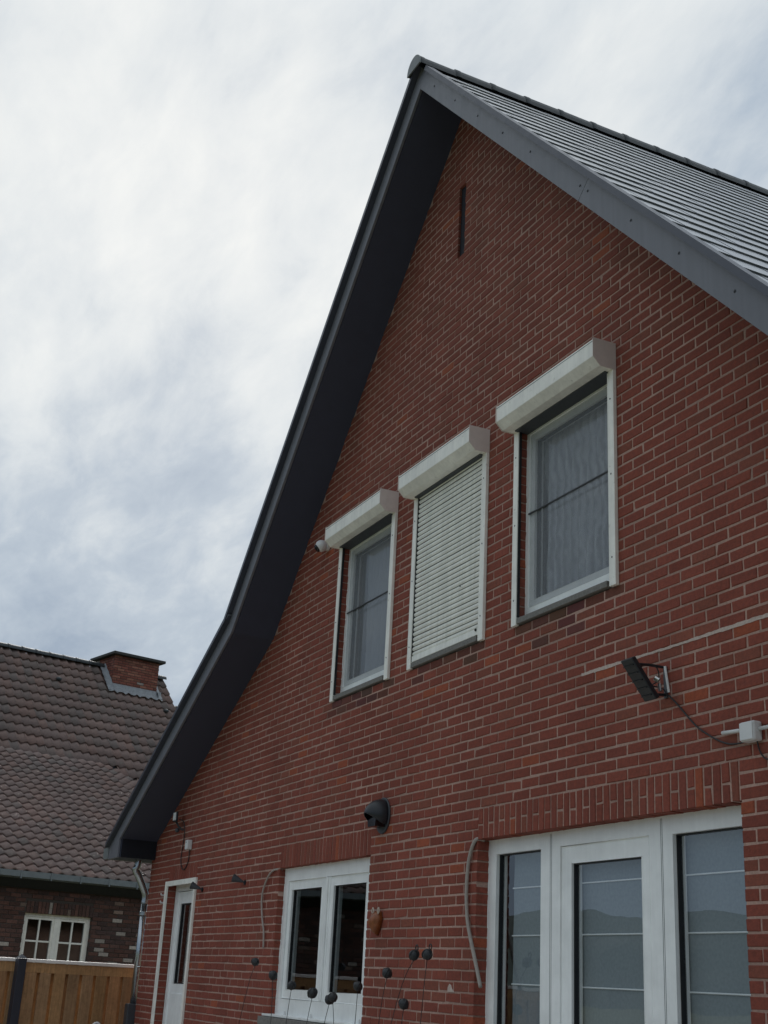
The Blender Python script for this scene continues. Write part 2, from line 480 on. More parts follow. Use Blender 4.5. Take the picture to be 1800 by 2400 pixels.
def lay_bricks(bricks, mat, parent, limit=300, yb=0.09, xf=ident, name='brick', vis=lambda b: True):
    """bricks: (u0,u1,z0,z1,yfront,tone); the largest in the picture become objects, the others one joined part"""
    scored = []
    for b in bricks:
        s = size_on_picture([xf(b[0], 0, b[2]), xf(b[1], 0, b[2]), xf(b[1], 0, b[3]), xf(b[0], 0, b[3])]) if vis(b) else 0
        scored.append((s, random.random(), b))
    scored.sort(reverse=True)
    rest = MB()
    k = 0
    for s, _, b in scored:
        if k < limit and s > 25:
            m = MB()
            one_brick(m, b[0], b[1], b[2], b[3], b[4], yb, b[5], xf)
            finish(name, m, mat, parent)
            k += 1
        else:
            one_brick(rest, b[0], b[1], b[2], b[3], b[4], yb, b[5], xf)
    if rest.v:
        finish(name+'work', rest, mat, parent, kind='stuff')

def arc(cx, cz, r, a0, a1, n):
    return [(cx+r*math.cos(a0+(a1-a0)*i/n), cz+r*math.sin(a0+(a1-a0)*i/n)) for i in range(n+1)]

def smooth_path(pts, n=6):
    P = [Vector(q) for q in pts]
    out = []
    for i in range(len(P)-1):
        p0, p1, p2, p3 = P[max(i-1, 0)], P[i], P[i+1], P[min(i+2, len(P)-1)]
        for k in range(n):
            t = k/n
            out.append(0.5*((2*p1)+(p2-p0)*t+(2*p0-5*p1+4*p2-p3)*t*t+(3*p1-p0-3*p2+p3)*t**3))
    out.append(P[-1])
    return out

# ------------------------------------------------------------------ setting: ground, paving, hills
g = MB(); g.add([(-1500, -1500, 0), (1500, -1500, 0), (1500, 1500, 0), (-1500, 1500, 0)], [(0, 1, 2, 3)])
finish('ground', g, 'ground', kind='structure')
g = MB(); g.box(-15.0, 2.5, -5.2, -0.02, 0.004, 0.03)
finish('terrace', g, 'paving', kind='structure')
hl = MB()
NH = 220
rows = [(180, 0), (260, 7), (340, 15), (430, 24), (520, 31), (640, 30), (800, 10)]
for j, (rd, hh) in enumerate(rows):
    for i in range(NH):
        a = 2*math.pi*i/NH
        und = 0.98+0.2*math.sin(a*3+1.0)+0.12*math.sin(a*7+0.4)
        z = hh*und + (random.uniform(-1.5, 3.0) if 0 < j < 6 else -1)
        rr = rd*(1+0.03*math.sin(a*9)+random.uniform(-0.01, 0.01))
        hl.v.append((rr*math.cos(a), rr*math.sin(a), z)); hl.c.append((1, 1, 1))
for j in range(len(rows)-1):
    for i in range(NH):
        hl.f.append((j*NH+i, j*NH+(i+1) % NH, (j+1)*NH+(i+1) % NH, (j+1)*NH+i))
finish('hills', hl, 'wooded_hill', kind='structure')

# ================================================================== the brick house
HOUSE = thing('brick_house', 'red brick gable house with dark slate roof and three upper windows', 'house', (-8.8, 0.0, 0.0))
APX, APZ = -7.86, 8.78
KX, KZ = -11.53, 4.85
EX, EZ = -14.90, 3.115
SU = (APZ-KZ)/(APX-KX)              # 1.071, about 47 degrees
SLO = (KZ-EZ)/(KX-EX)
XL, XR = -15.02, -2.55
ZR = APZ - SU*(XR-APX)
def prof(x):
    if x >= APX: return APZ - SU*(x-APX)
    if x >= KX: return APZ + SU*(x-APX)
    return KZ + SLO*(x-KX)
ZC, PC = 0.067, 0.200               # brick course and stretcher pitch
ZB = 2.61                           # bed joint under the lintels
JT = 0.0118
LVL = lambda k: ZB + ZC*k
OPEN = {                            # structural openings x0,x1,z0,z1
    'R': (-6.888, -5.816, LVL(20), LVL(41)),
    'M': (-8.408, -7.365, LVL(20), LVL(41)),
    'L': (-9.879, -8.846, LVL(20), LVL(41)),
    'K': (-10.862, -8.985, LVL(-19), ZB),
    'P': (-7.350, -4.820, 0.06, ZB),
    'D': (-14.245, -13.255, 0.06, ZB),
    'S': (-7.920, -7.815, LVL(70), LVL(80)),
}
LINTEL = {'K': (28, False), 'P': (38, True), 'D': (15, False)}
mort = MB()
holes = []
for k, (a, b, c, d) in OPEN.items():
    q = 0.006
    holes.append([(a-q, c-q), (a-q, d+q), (b+q, d+q), (b+q, c-q)])
slab_with_holes(mort, [(XL, 0.0), (XR, 0.0), (XR, ZR), (APX, APZ+0.05), (KX, KZ+0.05), (EX, EZ+0.02), (XL, EZ-0.02)], holes, 0.0035, 0.10)
WALL = finish('wall', mort, 'mortar', HOUSE)

def brick_tone(x, z):
    r = random.random()
    v = random.gauss(1.0, 0.055)
    c = [0.243, 0.0665, 0.0445]
    if r < 0.018: c = [0.32, 0.082, 0.042]; v = random.uniform(0.95, 1.08)
    elif r < 0.24: c = [0.233, 0.0645, 0.0445]
    elif r < 0.36: c = [0.232, 0.074, 0.049]
    if z > 4.9:                     # browner up the gable: lens glare put into the tone, plus slight weathering
        t = min(1, (z-4.9)/3)*0.45
        c = [c[0]*(1-0.2*t), c[1]*(1+0.16*t), c[2]*(1+0.26*t)]
    return tuple(q*v for q in c)
STAIN = [(OPEN[k][0]-0.05, OPEN[k][1]+0.07) for k in 'RML']
bricks = []
kmin = int(math.ceil((0.0-ZB)/ZC))
for k in range(kmin, 95):
    z0, z1 = LVL(k)+JT/2, LVL(k+1)-JT/2
    zc = (z0+z1)/2
    cuts = []
    for nm, (a, b, c, d) in OPEN.items():
        top = d + (3*ZC if nm in LINTEL else 0)
        if c-0.01 < zc < top+0.001:
            cuts.append((a, b))
    off = 0.10 if k % 2 else 0.0
    i0 = int((XL+4.82)/PC) - 2
    for i in range(i0, 16):
        a = -4.82 + off + PC*i
        b = a + PC
        segs = [(max(a, XL), min(b, XR))]
        for (ca, cb) in cuts:
            ns = []
            for (s, e_) in segs:
                if e_ <= ca or s >= cb:
                    ns.append((s, e_)); continue
                if s < ca: ns.append((s, ca))
                if e_ > cb: ns.append((cb, e_))
            segs = ns
        for (s, e_) in segs:
            if e_-s < 0.012: continue
            xm = (s+e_)/2
            if zc > prof(xm)+0.06: continue
            edge_l = any(abs(s-cb) < 1e-6 for _, cb in cuts) or abs(s-XL) < 1e-6
            edge_r = any(abs(e_-ca) < 1e-6 for ca, _ in cuts) or abs(e_-XR) < 1e-6
            jx0 = 0 if edge_l else JT/2 + random.uniform(-0.0015, 0.0015)
            jx1 = 0 if edge_r else JT/2 + random.uniform(-0.0015, 0.0015)
            t = brick_tone(xm, zc)
            if k in (19, 18, 17):   # damp staining under the stone sills
                for (sa, sb) in STAIN:
                    if sa < xm < sb and random.random() < (0.95, 0.5, 0.18)[19-k]:
                        t = tuple(q*random.uniform(0.6, 0.8) for q in (t[0]*0.8, t[1]*1.1, t[2]*1.2))
            bricks.append((s+jx0, e_-jx1, z0, z1, 0.0, t))
for nm, (cnt, split) in LINTEL.items():
    a, b = OPEN[nm][0], OPEN[nm][1]
    w = (b-a)/cnt
    for i in range(cnt):
        x0 = a+w*i+0.006; x1 = a+w*(i+1)-0.006
        zt = ZB+3*ZC-JT/2
        zb = ZB+0.001
        if split and i % 2 == 0:
            zm = (zt+zb)/2 + random.uniform(-0.006, 0.006)
            bricks.append((x0, x1, zb, zm-0.006, -0.001, brick_tone(x0, 2)))
            bricks.append((x0, x1, zm+0.006, zt, -0.001, brick_tone(x0, 2)))
        else:
            bricks.append((x0, x1, zb, zt, -0.001, brick_tone(x0, 2)))
lay_bricks(bricks, 'brick', WALL)
# pale re-pointed bed joint and a mortar smear
scar = MB()
xs = [-6.155+0.02*i for i in range(82)]
top = [(x, 3.4800+0.0085+random.uniform(-0.002, 0.002)+0.003*math.sin(x*5)) for x in xs]
bot = [(x, 3.4800-0.0085+random.uniform(-0.002, 0.002)) for x in xs]
for i in range(len(xs)-1):
    scar.prism([bot[i], bot[i+1], top[i+1], top[i]], -0.0015, 0.02)
finish('mortar_joint', scar, 'repair_mortar', WALL, label='pale re-pointed bed joint')
sm = MB()
sm.prism([(-7.69, 1.672), (-7.60, 1.670), (-7.625, 1.684), (-7.645, 1.712), (-7.668, 1.722), (-7.688, 1.70)], -0.003, 0.01)
finish('mortar_smear', sm, 'repair_mortar', WALL, bevel=0.002)
# slit vent: recessed dark board
b = MB(); b.box(-7.94, -7.80, 0.022, 0.098, LVL(70)-0.02, LVL(80)+0.02)
finish('vent_board', b, 'eaves_dark', HOUSE)

# shell of the house: other walls, floors, room
sh = MB()
YB = 9.6
sh.box(XL+0.02, XL+0.3, 0.11, YB, 0, EZ-0.05)
finish('side_wall', sh, 'mortar', HOUSE)
sh = MB(); sh.box(XR-0.3, XR-0.01, 0.11, YB, 0, ZR-0.05)
finish('side_wall', sh, 'mortar', HOUSE)
sh = MB(); sh.prism([(XL+0.05, 0), (XR-0.05, 0), (XR-0.05, ZR-0.1), (APX, APZ-0.05), (KX, KZ-0.05), (XL+0.05, EZ-0.1)], YB-0.2, YB)
finish('rear_wall', sh, 'mortar', HOUSE)
sh = MB(); sh.box(XL+0.31, XR-0.31, 0.115, YB-0.21, 2.72, 2.92)
finish('upper_floor', sh, 'room_wall', HOUSE)
sh = MB(); sh.box(XL+0.31, XR-0.31, 3.6, 3.7, 0.0, 2.71)
sh.box(-8.3, -8.2, 0.13, 3.59, 0.0, 2.71); sh.box(-12.6, -12.5, 0.13, 3.59, 0.0, 2.71)
finish('partition', sh, 'room_wall', HOUSE)
sh = MB(); sh.box(-12.2, -3.9, 3.0, 3.1, 2.93, 5.4)
finish('partition', sh, 'room_wall', HOUSE)

# ---------------------------------------------------------------- roof
YV = -0.42                          # outer face of the soffit
TT = 0.185                          # tile surface above the soffit plane
NU = Vector((-SU, 0, 1)).normalized()          # left upper slope normal (up-left)
ux = 1/math.hypot(1, SU); uz = SU/math.hypot(1, SU)
nl = (-uz, ux); nr = (uz, ux)                   # normals in (x,z)
lx = 1/math.hypot(1, SLO); lz = SLO/math.hypot(1, SLO)
n3 = (-lz, lx)
def off_poly(d):
    """left profile offset outward by d: apex, kink, eave"""
    ap = (APX, APZ + d/ux)
    # intersection of the two offset lines
    c1 = APZ + d/ux - SU*APX; c2 = KZ + d/lx - SLO*KX
    kx = (c2-c1)/(SU-SLO)
    return ap, (kx, c1+SU*kx), (lambda x: c2+SLO*x)
deck = MB()
a0, k0, e0 = off_poly(0.05); a1, k1, e1 = off_poly(TT-0.045)
XE = -15.36
XRE = -2.35
zr = lambda x, d: APZ + d/ux - SU*(x-APX)
deck.prism([a0, k0, (XE, e0(XE)), (XE, e1(XE)), k1, a1], YV+0.02, YB+0.3)
deck.prism([a0, a1, (XRE, zr(XRE, TT-0.045)), (XRE, zr(XRE, 0.05))], YV+0.02, YB+0.3)
ROOF = finish('roof', deck, 'roof_deck', HOUSE)
# soffit boards on the underside of the overhang
s = MB()
a2, k2, e2 = off_poly(0.0)
s.prism([(APX, APZ), (KX, KZ), k0, a0], YV+0.004, 0.03)
finish('soffit', s, 'soffit_board', HOUSE)
s = MB(); s.prism([(KX, KZ), (EX, EZ), (EX, 2.915), (XE, 2.915), (XE, e0(XE)), k0], YV+0.004, 0.03)
finish('soffit', s, 'soffit_board', HOUSE)
s = MB(); s.prism([(APX, APZ), a0, (XRE, zr(XRE, 0.05)), (XRE, zr(XRE, 0))], YV+0.004, 0.03)
finish('soffit', s, 'soffit_board', HOUSE)
s = MB(); s.box(EX, EX+0.012, YV+0.006, 0.0, 2.913, EZ+0.012)
finish('eaves_return', s, 'eaves_dark', HOUSE)
# eaves box along the left side
s = MB(); s.box(XE, EX, 0.032, YB, 2.915, 3.12)
finish('eaves_box', s, 'soffit_board', HOUSE)

# fascia (barge) boards
FB = 0.152
YF0, YF1 = YV-0.024, YV
aF, kF, eF = off_poly(FB)
def fpt(sd, d):                     # right slope point at distance sd from apex, offset d
    return (APX+ux*sd+nr[0]*d, APZ-uz*sd+nr[1]*d)
sj = 3.42                           # panel joint on the right slope
segs = []
f = MB(); f.prism([(APX, APZ), fpt(sj-0.0015, 0), fpt(sj-0.0015, FB), aF], YF0, YF1)
segs.append(finish('fascia_board', f, 'anthracite_board', HOUSE, bevel=0.002))
SEND = (XRE-APX)/ux
f = MB(); f.prism([fpt(sj+0.0015, 0), fpt(SEND, 0), fpt(SEND, FB), fpt(sj+0.0015, FB)], YF0, YF1)
segs.append(finish('fascia_board', f, 'anthracite_board', HOUSE, bevel=0.002))
f = MB(); f.prism([(APX-0.001, APZ), (aF[0]-0.001, aF[1]), kF, (KX, KZ)], YF0+0.001, YF1)
segs.append(finish('fascia_board', f, 'anthracite_board', HOUSE, bevel=0.002))
f = MB(); f.prism([(KX-0.002, KZ), (kF[0]-0.002, kF[1]), (XE, eF(XE)), (XE, 2.91), (EX-0.03, 2.91), (EX-0.03, EZ)], YF0+0.001, YF1)
segs.append(finish('fascia_board', f, 'anthracite_board', HOUSE, bevel=0.002))
# screws along the right boards
k = MB(); k.ball((0, 0, 0), 0.0085, 8, 5, (1, 0.4, 1))
sme = k.mesh('screw'); sme.materials.append(MATS['black_plastic'])
for sd in (0.30, 0.85, 1.40, 1.95, 2.50, 3.36, 3.48, 4.1, 4.7, 5.3, 5.9, 6.5):
    q = fpt(sd, FB*0.55)
    shared('screw', sme, Matrix.Translation((q[0], YF0-0.002, q[1])), segs[0] if sd < sj else segs[1])
# verge trim above the fascia
v0, v1 = FB+0.003, TT+0.010
YT0 = YF0-0.052
aV, kV, eV = off_poly(v0); aW, kW, eW = off_poly(v1)
f = MB(); f.prism([fpt(0.02, v0), fpt(SEND, v0), fpt(SEND, v1), fpt(0.02, v1)], YF0-0.036, YV+0.015)
finish('verge_trim', f, 'anthracite_trim', HOUSE)
f = MB(); f.prism([aV, aW, kW, kV], YT0, YV+0.015)
finish('verge_trim', f, 'anthracite_trim', HOUSE)
f = MB(); f.prism([kV, kW, (XE, eW(XE)), (XE, eV(XE))], YT0, YV+0.015)
finish('verge_trim', f, 'anthracite_trim', HOUSE)

# slate-coloured flat tiles, right slope
TE, TW, TTH = 0.268, 0.372, 0.010
def slate_tile_mesh(seed):
    rnd = random.Random(seed)
    m = MB()
    n = 8
    Ltot = TE+0.06
    top0, top1, low = [], [], []
    for i in range(n+1):
        t = i/n
        h = 0.0013*(1-t)
        y = (t-0.5)*(TW-0.012)
        top0.append((-Ltot, y, h*0.8-0.007)); top1.append((0, y, h+0.005)); low.append((0, y, h+0.005-TTH))
    vs = top0+top1+low
    a = n+1
    fs = [(i, i+1, a+i+1, a+i) for i in range(n)] + [(a+i, a+i+1, 2*a+i+1, 2*a+i) for i in range(n)]
    # side edges
    vs += [(-Ltot, top0[0][1], -0.03), (-Ltot, top0[n][1], -0.03)]
    fs += [(0, a, 2*a, 3*a), (n, 3*a+1, 2*a+n, a+n)]
    m.add(vs, fs)
    return m
proto = [slate_tile_mesh(i) for i in range(3)]
pmesh = []
for i, m in enumerate(proto):
    me = m.mesh('roof_tile'); me.materials.append(MATS['slate_tile']); pmesh.append(me)
def tile_matrix(origin, sdirv, ydir, nrm, tilt=0.0):
    X, Y, Z = sdirv, ydir, nrm
    M_ = Matrix(((X.x, Y.x, Z.x, origin.x), (X.y, Y.y, Z.y, origin.y), (X.z, Y.z, Z.z, origin.z), (0, 0, 0, 1)))
    return M_ @ Matrix.Rotation(random.gauss(0, 0.0015), 4, 'X') @ Matrix.Rotation(random.gauss(0, 0.002), 4, 'Y')
SD = Vector((ux, 0, -uz)); YD = Vector((0, 1, 0)); NR = Vector((uz, 0, ux))
cand = []
nrow = int(SEND/TE)
for i in range(nrow):
    sb = 0.10 + TE*(i+1)
    y0 = -0.475 + (TW*0.5 if i % 2 else 0.0)
    for jn in range(-1 if i % 2 else 0, 27):
        yc = y0 + TW*(jn+0.5)
        if yc-TW/2 < -0.68: continue
        o = Vector((APX, 0, APZ)) + NR*TT + SD*(sb+random.gauss(0, 0.0025)) + YD*(yc+random.gauss(0, 0.0015))
        if yc-TW/2 < -0.5:          # half tile at the verge
            half = True
        else:
            half = False
        pts = [o-YD*TW/2, o+YD*TW/2, o+YD*TW/2-SD*TE, o-YD*TW/2-SD*TE]
        cand.append((size_on_picture(pts), random.random(), o, half))
cand.sort(reverse=True, key=lambda c: (c[0], c[1]))
rest = MB(); cnt = 0
for s_, _, o, half in cand:
    mt = tile_matrix(o, SD, YD, NR)
    if half:
        mt = mt @ Matrix.Translation((0, TW*0.25, 0)) @ Matrix.Diagonal((1, 0.5, 1, 1))
    if s_ > 20 and cnt < 300:
        shared('roof_tile', random.choice(pmesh), mt, ROOF); cnt += 1
    else:
        p = proto[0]
        rest.add([mt @ Vector(q) for q in p.v], p.f)
finish('roof_tiling', rest, 'slate_tile', ROOF, kind='stuff')
# left slopes: the verge column piece by piece, the rest joined
SDl = Vector((-ux, 0, -uz)); NLv = Vector((-uz, 0, ux)); YDm = Vector((0, 1, 0))
SDe = Vector((-lx, 0, -lz)); NEv = Vector((-lz, 0, lx))
aT, kT, eT = off_poly(TT)
rest = MB()
Lup = (Vector((aT[0], 0, aT[1]))-Vector((kT[0], 0, kT[1]))).length
def left_col(yc, sep_):
    i = 0
    while True:
        sb = 0.10+TE*(i+1)
        if sb > Lup+0.05: break
        o = Vector((aT[0], 0, aT[1])) + SDl*sb + YDm*yc
        place(o, SDl, NLv, sep_); i += 1
    Llo = (kT[0]-(XE-0.06))/lx
    j = 0
    while j*TE < Llo-0.05:
        sb = Llo - j*TE
        o = Vector((kT[0], 0, kT[1])) + SDe*sb + YDm*yc
        place(o, SDe, NEv, sep_); j += 1
def place(o, sd, nv, sep_):
    mt = tile_matrix(o, sd, Vector((0, -1, 0)), nv)
    if sep_:
        shared('roof_tile', random.choice(pmesh), mt, ROOF)
    else:
        rest.add([mt @ Vector(q) for q in proto[0].v], proto[0].f)
left_col(-0.49+TW/2, True)
for j in range(1, 27):
    left_col(-0.49+TW*(j+0.5), False)
finish('roof_tiling', rest, 'slate_tile', ROOF, kind='stuff')
# ridge tiles
def ridge_mesh():
    m = MB()
    n = 10
    Lr = 0.375
    prof_ = [(0.112*math.sin(a), 0.118*math.cos(a)) for a in [(-1.62+3.24*i/n) for i in range(n+1)]]
    st = [(0.0, 1.035), (0.045, 1.035), (0.05, 1.0), (Lr, 0.975)]
    vs, fs = [], []
    for (y, sc) in st:
        for (x, z) in prof_:
            vs.append((x*sc, y, z*sc))
    for (y, sc) in (st[0],):
        for (x, z) in prof_:
            vs.append((x*sc*0.86, y, z*sc*0.86))
    a = n+1
    for j in range(len(st)-1):
        fs += [(j*a+i, j*a+i+1, (j+1)*a+i+1, (j+1)*a+i) for i in range(n)]
    b = len(st)*a
    fs += [(i, b+i, b+i+1, i+1) for i in range(n)]
    m.add(vs, fs)
    return m
rm = ridge_mesh()
rme = rm.mesh('ridge_tile'); rme.materials.append(MATS['ridge_clay'])
rme.polygons.foreach_set('use_smooth', [True]*len(rme.polygons))
RZ = 8.955
for i in range(29):
    y = -0.505 + 0.349*i
    shared('ridge_tile', rme, Matrix.Translation((APX, y, RZ)) @ Matrix.Rotation(random.gauss(0, 0.006), 4, 'Y') @ Matrix.Rotation(random.gauss(0, 0.004), 4, 'X'), ROOF)
ec = MB(); pts = [(APX+0.118*math.sin(a), RZ+0.126*math.cos(a)) for a in [(-1.66+3.32*i/14) for i in range(15)]]
ec.prism(pts, -0.520, -0.507)
finish('ridge_end_cap', ec, 'ridge_end', ROOF, bevel=0.003)

# gutter on the left eaves with its end plate, and the downpipe
gt = MB()
gp = [(XE-0.012, 3.045), (XE-0.012, 2.925), (XE-0.20, 2.925), (XE-0.235, 2.955), (XE-0.235, 3.045), (XE-0.225, 3.045), (XE-0.225, 2.957), (XE-0.196, 2.935), (XE-0.022, 2.935), (XE-0.022, 3.045)]
gt.prism(gp, YV-0.02, YB)
GUT = finish('gutter', gt, 'gutter_metal', HOUSE)
gt = MB(); gt.prism([(XE-0.008, 3.05), (XE-0.008, 2.922), (XE-0.202, 2.922), (XE-0.24, 2.953), (XE-0.24, 3.05)], YV-0.026, YV-0.021)
finish('gutter_end', gt, 'ridge_end', GUT)
dpth = smooth_path([(-15.08, -0.142, 2.99), (-15.08, -0.150, 2.85), (-15.09, -0.165, 2.80), (-15.10, -0.12, 2.735), (-15.10, -0.045, 2.60), (-15.10, -0.012, 2.52), (-15.10, -0.012, 2.43)], 6)
d_ = MB(); d_.tube(dpth, 0.040, 16)
DP = finish('downpipe', d_, 'zinc', HOUSE, smooth=True)
d_ = MB(); d_.rod((-15.10, -0.012, 2.44), (-15.10, -0.012, 1.33), 0.038, 16)
finish('pipe_length', d_, 'zinc', DP, smooth=True)
d_ = MB(); d_.rod((-15.10, -0.012, 2.30), (-15.10, -0.012, 2.345), 0.050, 16)
finish('pipe_collar', d_, 'zinc', DP, smooth=False, bevel=0.004)
d_ = MB(); d_.rod((-15.10, -0.012, 2.432), (-15.10, -0.012, 2.45), 0.0415, 16)
finish('pipe_collar', d_, 'zinc', DP, bevel=0.002)
d_ = MB(); d_.box(-15.165, -15.035, -0.09, 0.06, 0.03, 1.34)
finish('pipe_guard', d_, 'dark_grey_plastic', DP, bevel=0.012)
d_ = MB(); d_.rod((-15.05, -0.02, 1.735), (-15.0, 0.0, 1.735), 0.012, 8)
finish('pipe_clamp', d_, 'steel_bolt', DP)

# ---------------------------------------------------------------- windows
def frame_ring(mb, x0, x1, z0, z1, w, y0, y1, wb=None, wt=None, wl=None, wr=None):
    wb = w if wb is None else wb; wt = w if wt is None else wt
    wl = w if wl is None else wl; wr = w if wr is None else wr
    slab_with_holes(mb, [(x0, z0), (x1, z0), (x1, z1), (x0, z1)], [[(x0+wl, z0+wb), (x0+wl, z1-wt), (x1-wr, z1-wt), (x1-wr, z0+wb)]], y0, y1)
def pane(parent, x0, x1, z0, z1, y, mat='pane_glass'):
    m = MB(); m.box(x0, x1, y, y+0.006, z0, z1)
    m2 = MB(); m2.add([(x0, y, z0), (x1, y, z0), (x1, y, z1), (x0, y, z1)], [(0, 1, 2, 3)])
    return finish('pane', m2, mat, parent)

UP = {'R': (-6.935, -5.766), 'M': (-8.460, -7.312), 'L': (-9.930, -8.796)}
for key in 'LMR':
    a, b = UP[key]
    ox0, ox1, oz0, oz1 = OPEN[key]
    # window proper
    if key != 'M':
        f = MB(); frame_ring(f, ox0, ox1, oz0+0.045, oz1, 0.036, 0.055, 0.135, wb=0.075)
        win = finish('window', f, 'white_frame', HOUSE, bevel=0.004)
        s = MB(); frame_ring(s, ox0+0.037, ox1-0.037, oz0+0.121, oz1-0.037, 0.05, 0.070, 0.130)
        finish('sash', s, 'white_frame', win, bevel=0.008)
        gx0, gx1, gz0, gz1 = ox0+0.087, ox1-0.087, oz0+0.171, oz1-0.087
        s = MB(); frame_ring(s, gx0-0.001, gx1+0.001, gz0-0.001, gz1+0.001, 0.008, 0.085, 0.115)
        finish('glazing_seal', s, 'seal_black', win)
        sc_ = MB(); sc_.add([(ox0+0.03, 0.0635, oz0+0.115), (ox1-0.03, 0.0635, oz0+0.115), (ox1-0.03, 0.0635, oz1-0.03), (ox0+0.03, 0.0635, oz1-0.03)], [(0, 1, 2, 3)])
        finish('insect_screen', sc_, 'screen_mesh', win)
        pane(win, gx0+0.004, gx1-0.004, gz0+0.004, gz1-0.004, 0.100)
        s = MB(); s.rod((ox0+0.03, 0.056, 4.735), (ox1-0.03, 0.056, 4.735), 0.007, 8)
        finish('glazing_bar', s, 'dark_grey_plastic', win)
        # curtain behind the glass
        c = MB()
        nx, nz = (120, 14)
        lo = 0.30 if key == 'R' else 0.20
        xs0 = ox0 + (0.07 if key == 'R' else 0.19)
        for j in range(nz+1):
            for i in range(nx+1):
                t = i/nx; w = j/nz
                x = xs0 + (ox1-0.02-xs0)*t
                z = oz0+0.06 + (oz1-0.02-oz0-0.06)*w
                amp = 0.020 if key == 'R' else 0.008
                y = 0.172 + amp*math.sin(t*2*math.pi*(11 if key == 'R' else 6)+1.5*math.sin(w*5)+0.9*math.sin(w*11+t*3)) + 0.004*math.sin(t*70+w*6)
                c.v.append((x, y, z)); c.c.append((1, 1, 1))
        for j in range(nz):
            for i in range(nx):
                c.f.append((j*(nx+1)+i, j*(nx+1)+i+1, (j+1)*(nx+1)+i+1, (j+1)*(nx+1)+i))
        finish('net_curtain', c, 'net_cloth' if key == 'R' else 'plain_net', smooth=True, label='pale rippled net curtain behind the large right upper window' if key == 'R' else 'flat grey net curtain behind the small left upper window', cat='curtain', group='net curtains upstairs')
        par = win
    else:
        f = MB(); f.box(ox0, ox1, 0.085, 0.15, oz0+0.045, oz1)
        win = finish('window', f, 'dark_grey_plastic', HOUSE)
    hd = MB(); hd.box(ox0+0.004, ox1-0.004, -0.05, 0.054, oz1-0.022, oz1-0.0075)  # dark strip added to stand in for the shade beneath the shutter box
    finish('head_shade_strip', hd, 'dark_grey_plastic', win)
    # stone sill
    s = MB(); s.prism([(0, 0)]*0 or [(a+0.035, LVL(20)+0.004), (b-0.10, LVL(20)+0.004), (b-0.10, LVL(20)+0.044), (a+0.035, LVL(20)+0.044)], -0.020, 0.12)
    finish('sill', s, 'stone_sill', win, bevel=0.004)
    # roller shutter: box, end caps, rails
    bz0, bz1 = 5.345, 5.522
    prof_ = [(-0.002, bz0), (-0.002, bz1), (-0.165, bz1-0.004), (-0.170, bz1-0.010), (-0.170, bz0+0.052), (-0.118, bz0)]
    bx = MB()
    n = len(prof_)
    xa, xb = a-0.004+0.03, b-0.006
    xa = a - 0.002
    v = [(xa, y, z) for y, z in prof_] + [(xb, y, z) for y, z in prof_]
    bx.add(v, [tuple(range(n)), tuple(range(2*n-1, n-1, -1))] + [(i, i+n, (i+1) % n+n, (i+1) % n) for i in range(n)])
    rs = finish('roller_shutter', bx, 'cream_metal', HOUSE, bevel=0.003)
    for xe0, xe1 in ((xa-0.004, xa-0.0005), (xb+0.0005, xb+0.004)):
        cp = MB()
        p2 = [(-0.001, bz0-0.004), (-0.001, bz1+0.004), (-0.168, bz1+0.002), (-0.174, bz1-0.006), (-0.174, bz0+0.05), (-0.12, bz0-0.004)]
        v = [(xe0, y, z) for y, z in p2] + [(xe1, y, z) for y, z in p2]
        cp.add(v, [tuple(range(n)), tuple(range(2*n-1, n-1, -1))] + [(i, i+n, (i+1) % n+n, (i+1) % n) for i in range(n)])
        finish('end_cap', cp, 'cap_metal', rs)
    # shadow line where the flap of the box closes
    fl = MB(); fl.box(xa+0.002, xb-0.002, -0.1716, -0.1695, bz1-0.024, bz1-0.021)
    finish('flap_joint', fl, 'dark_grey_plastic', rs)
    for (r0, r1) in ((a, a+0.060), (b-0.066, b-0.002)):
        rl = MB(); rl.box(r0, r1, -0.026, 0.0, LVL(20)-0.005, bz0-0.001)
        rr = finish('guide_rail', rl, 'cream_metal', rs, bevel=0.003)
        for zz_ in (4.12, 4.65, 5.15):
            sc = MB(); sc.ball(((r0+r1)/2, -0.027, zz_), 0.006, 8, 5, (1, 0.4, 1))
            finish('screw', sc, 'dark_grey_plastic', rs)
        sl_ = MB(); sl_.box(r1+0.0005, r1+0.006, -0.019, 0.0, LVL(20)+0.05, bz0-0.002) if r0 == a else sl_.box(r0-0.006, r0-0.0005, -0.019, 0.0, LVL(20)+0.05, bz0-0.002)
        finish('rail_brush', sl_, 'seal_black', rs)
    if key == 'M':
        sx0, sx1 = a+0.052, b-0.058
        n_s = 34
        zb_, zt_ = LVL(20)+0.095, bz0+0.02
        hs = (zt_-zb_)/n_s
        sm_ = MB()
        nseg = 6
        pr_ = [(-0.0105*math.sin(math.pi*min(1, (i/nseg)*1.0)), hs*0.90*i/nseg) for i in range(nseg+1)]
        pr_ = [(y-0.004*(1-i/nseg), z) for i, (y, z) in enumerate(pr_)]
        v = [(-(sx1-sx0)/2, y, z) for y, z in pr_] + [((sx1-sx0)/2, y, z) for y, z in pr_]
        m_ = nseg+1
        fs = [(i, i+m_, i+1+m_, i+1) for i in range(nseg)]
        v += [(-(sx1-sx0)/2, 0.004, hs*0.9), ((sx1-sx0)/2, 0.004, hs*0.9), (-(sx1-sx0)/2, 0.004, hs*1.02), ((sx1-sx0)/2, 0.004, hs*1.02)]
        q = 2*m_
        fs += [(nseg, 2*m_-1, q+1, q), (q, q+1, q+3, q+2)]
        sm_.add(v, fs)
        sme_ = sm_.mesh('slat'); sme_.materials.append(MATS['shutter_slat'])
        sme_.polygons.foreach_set('use_smooth', [True]*len(sme_.polygons))
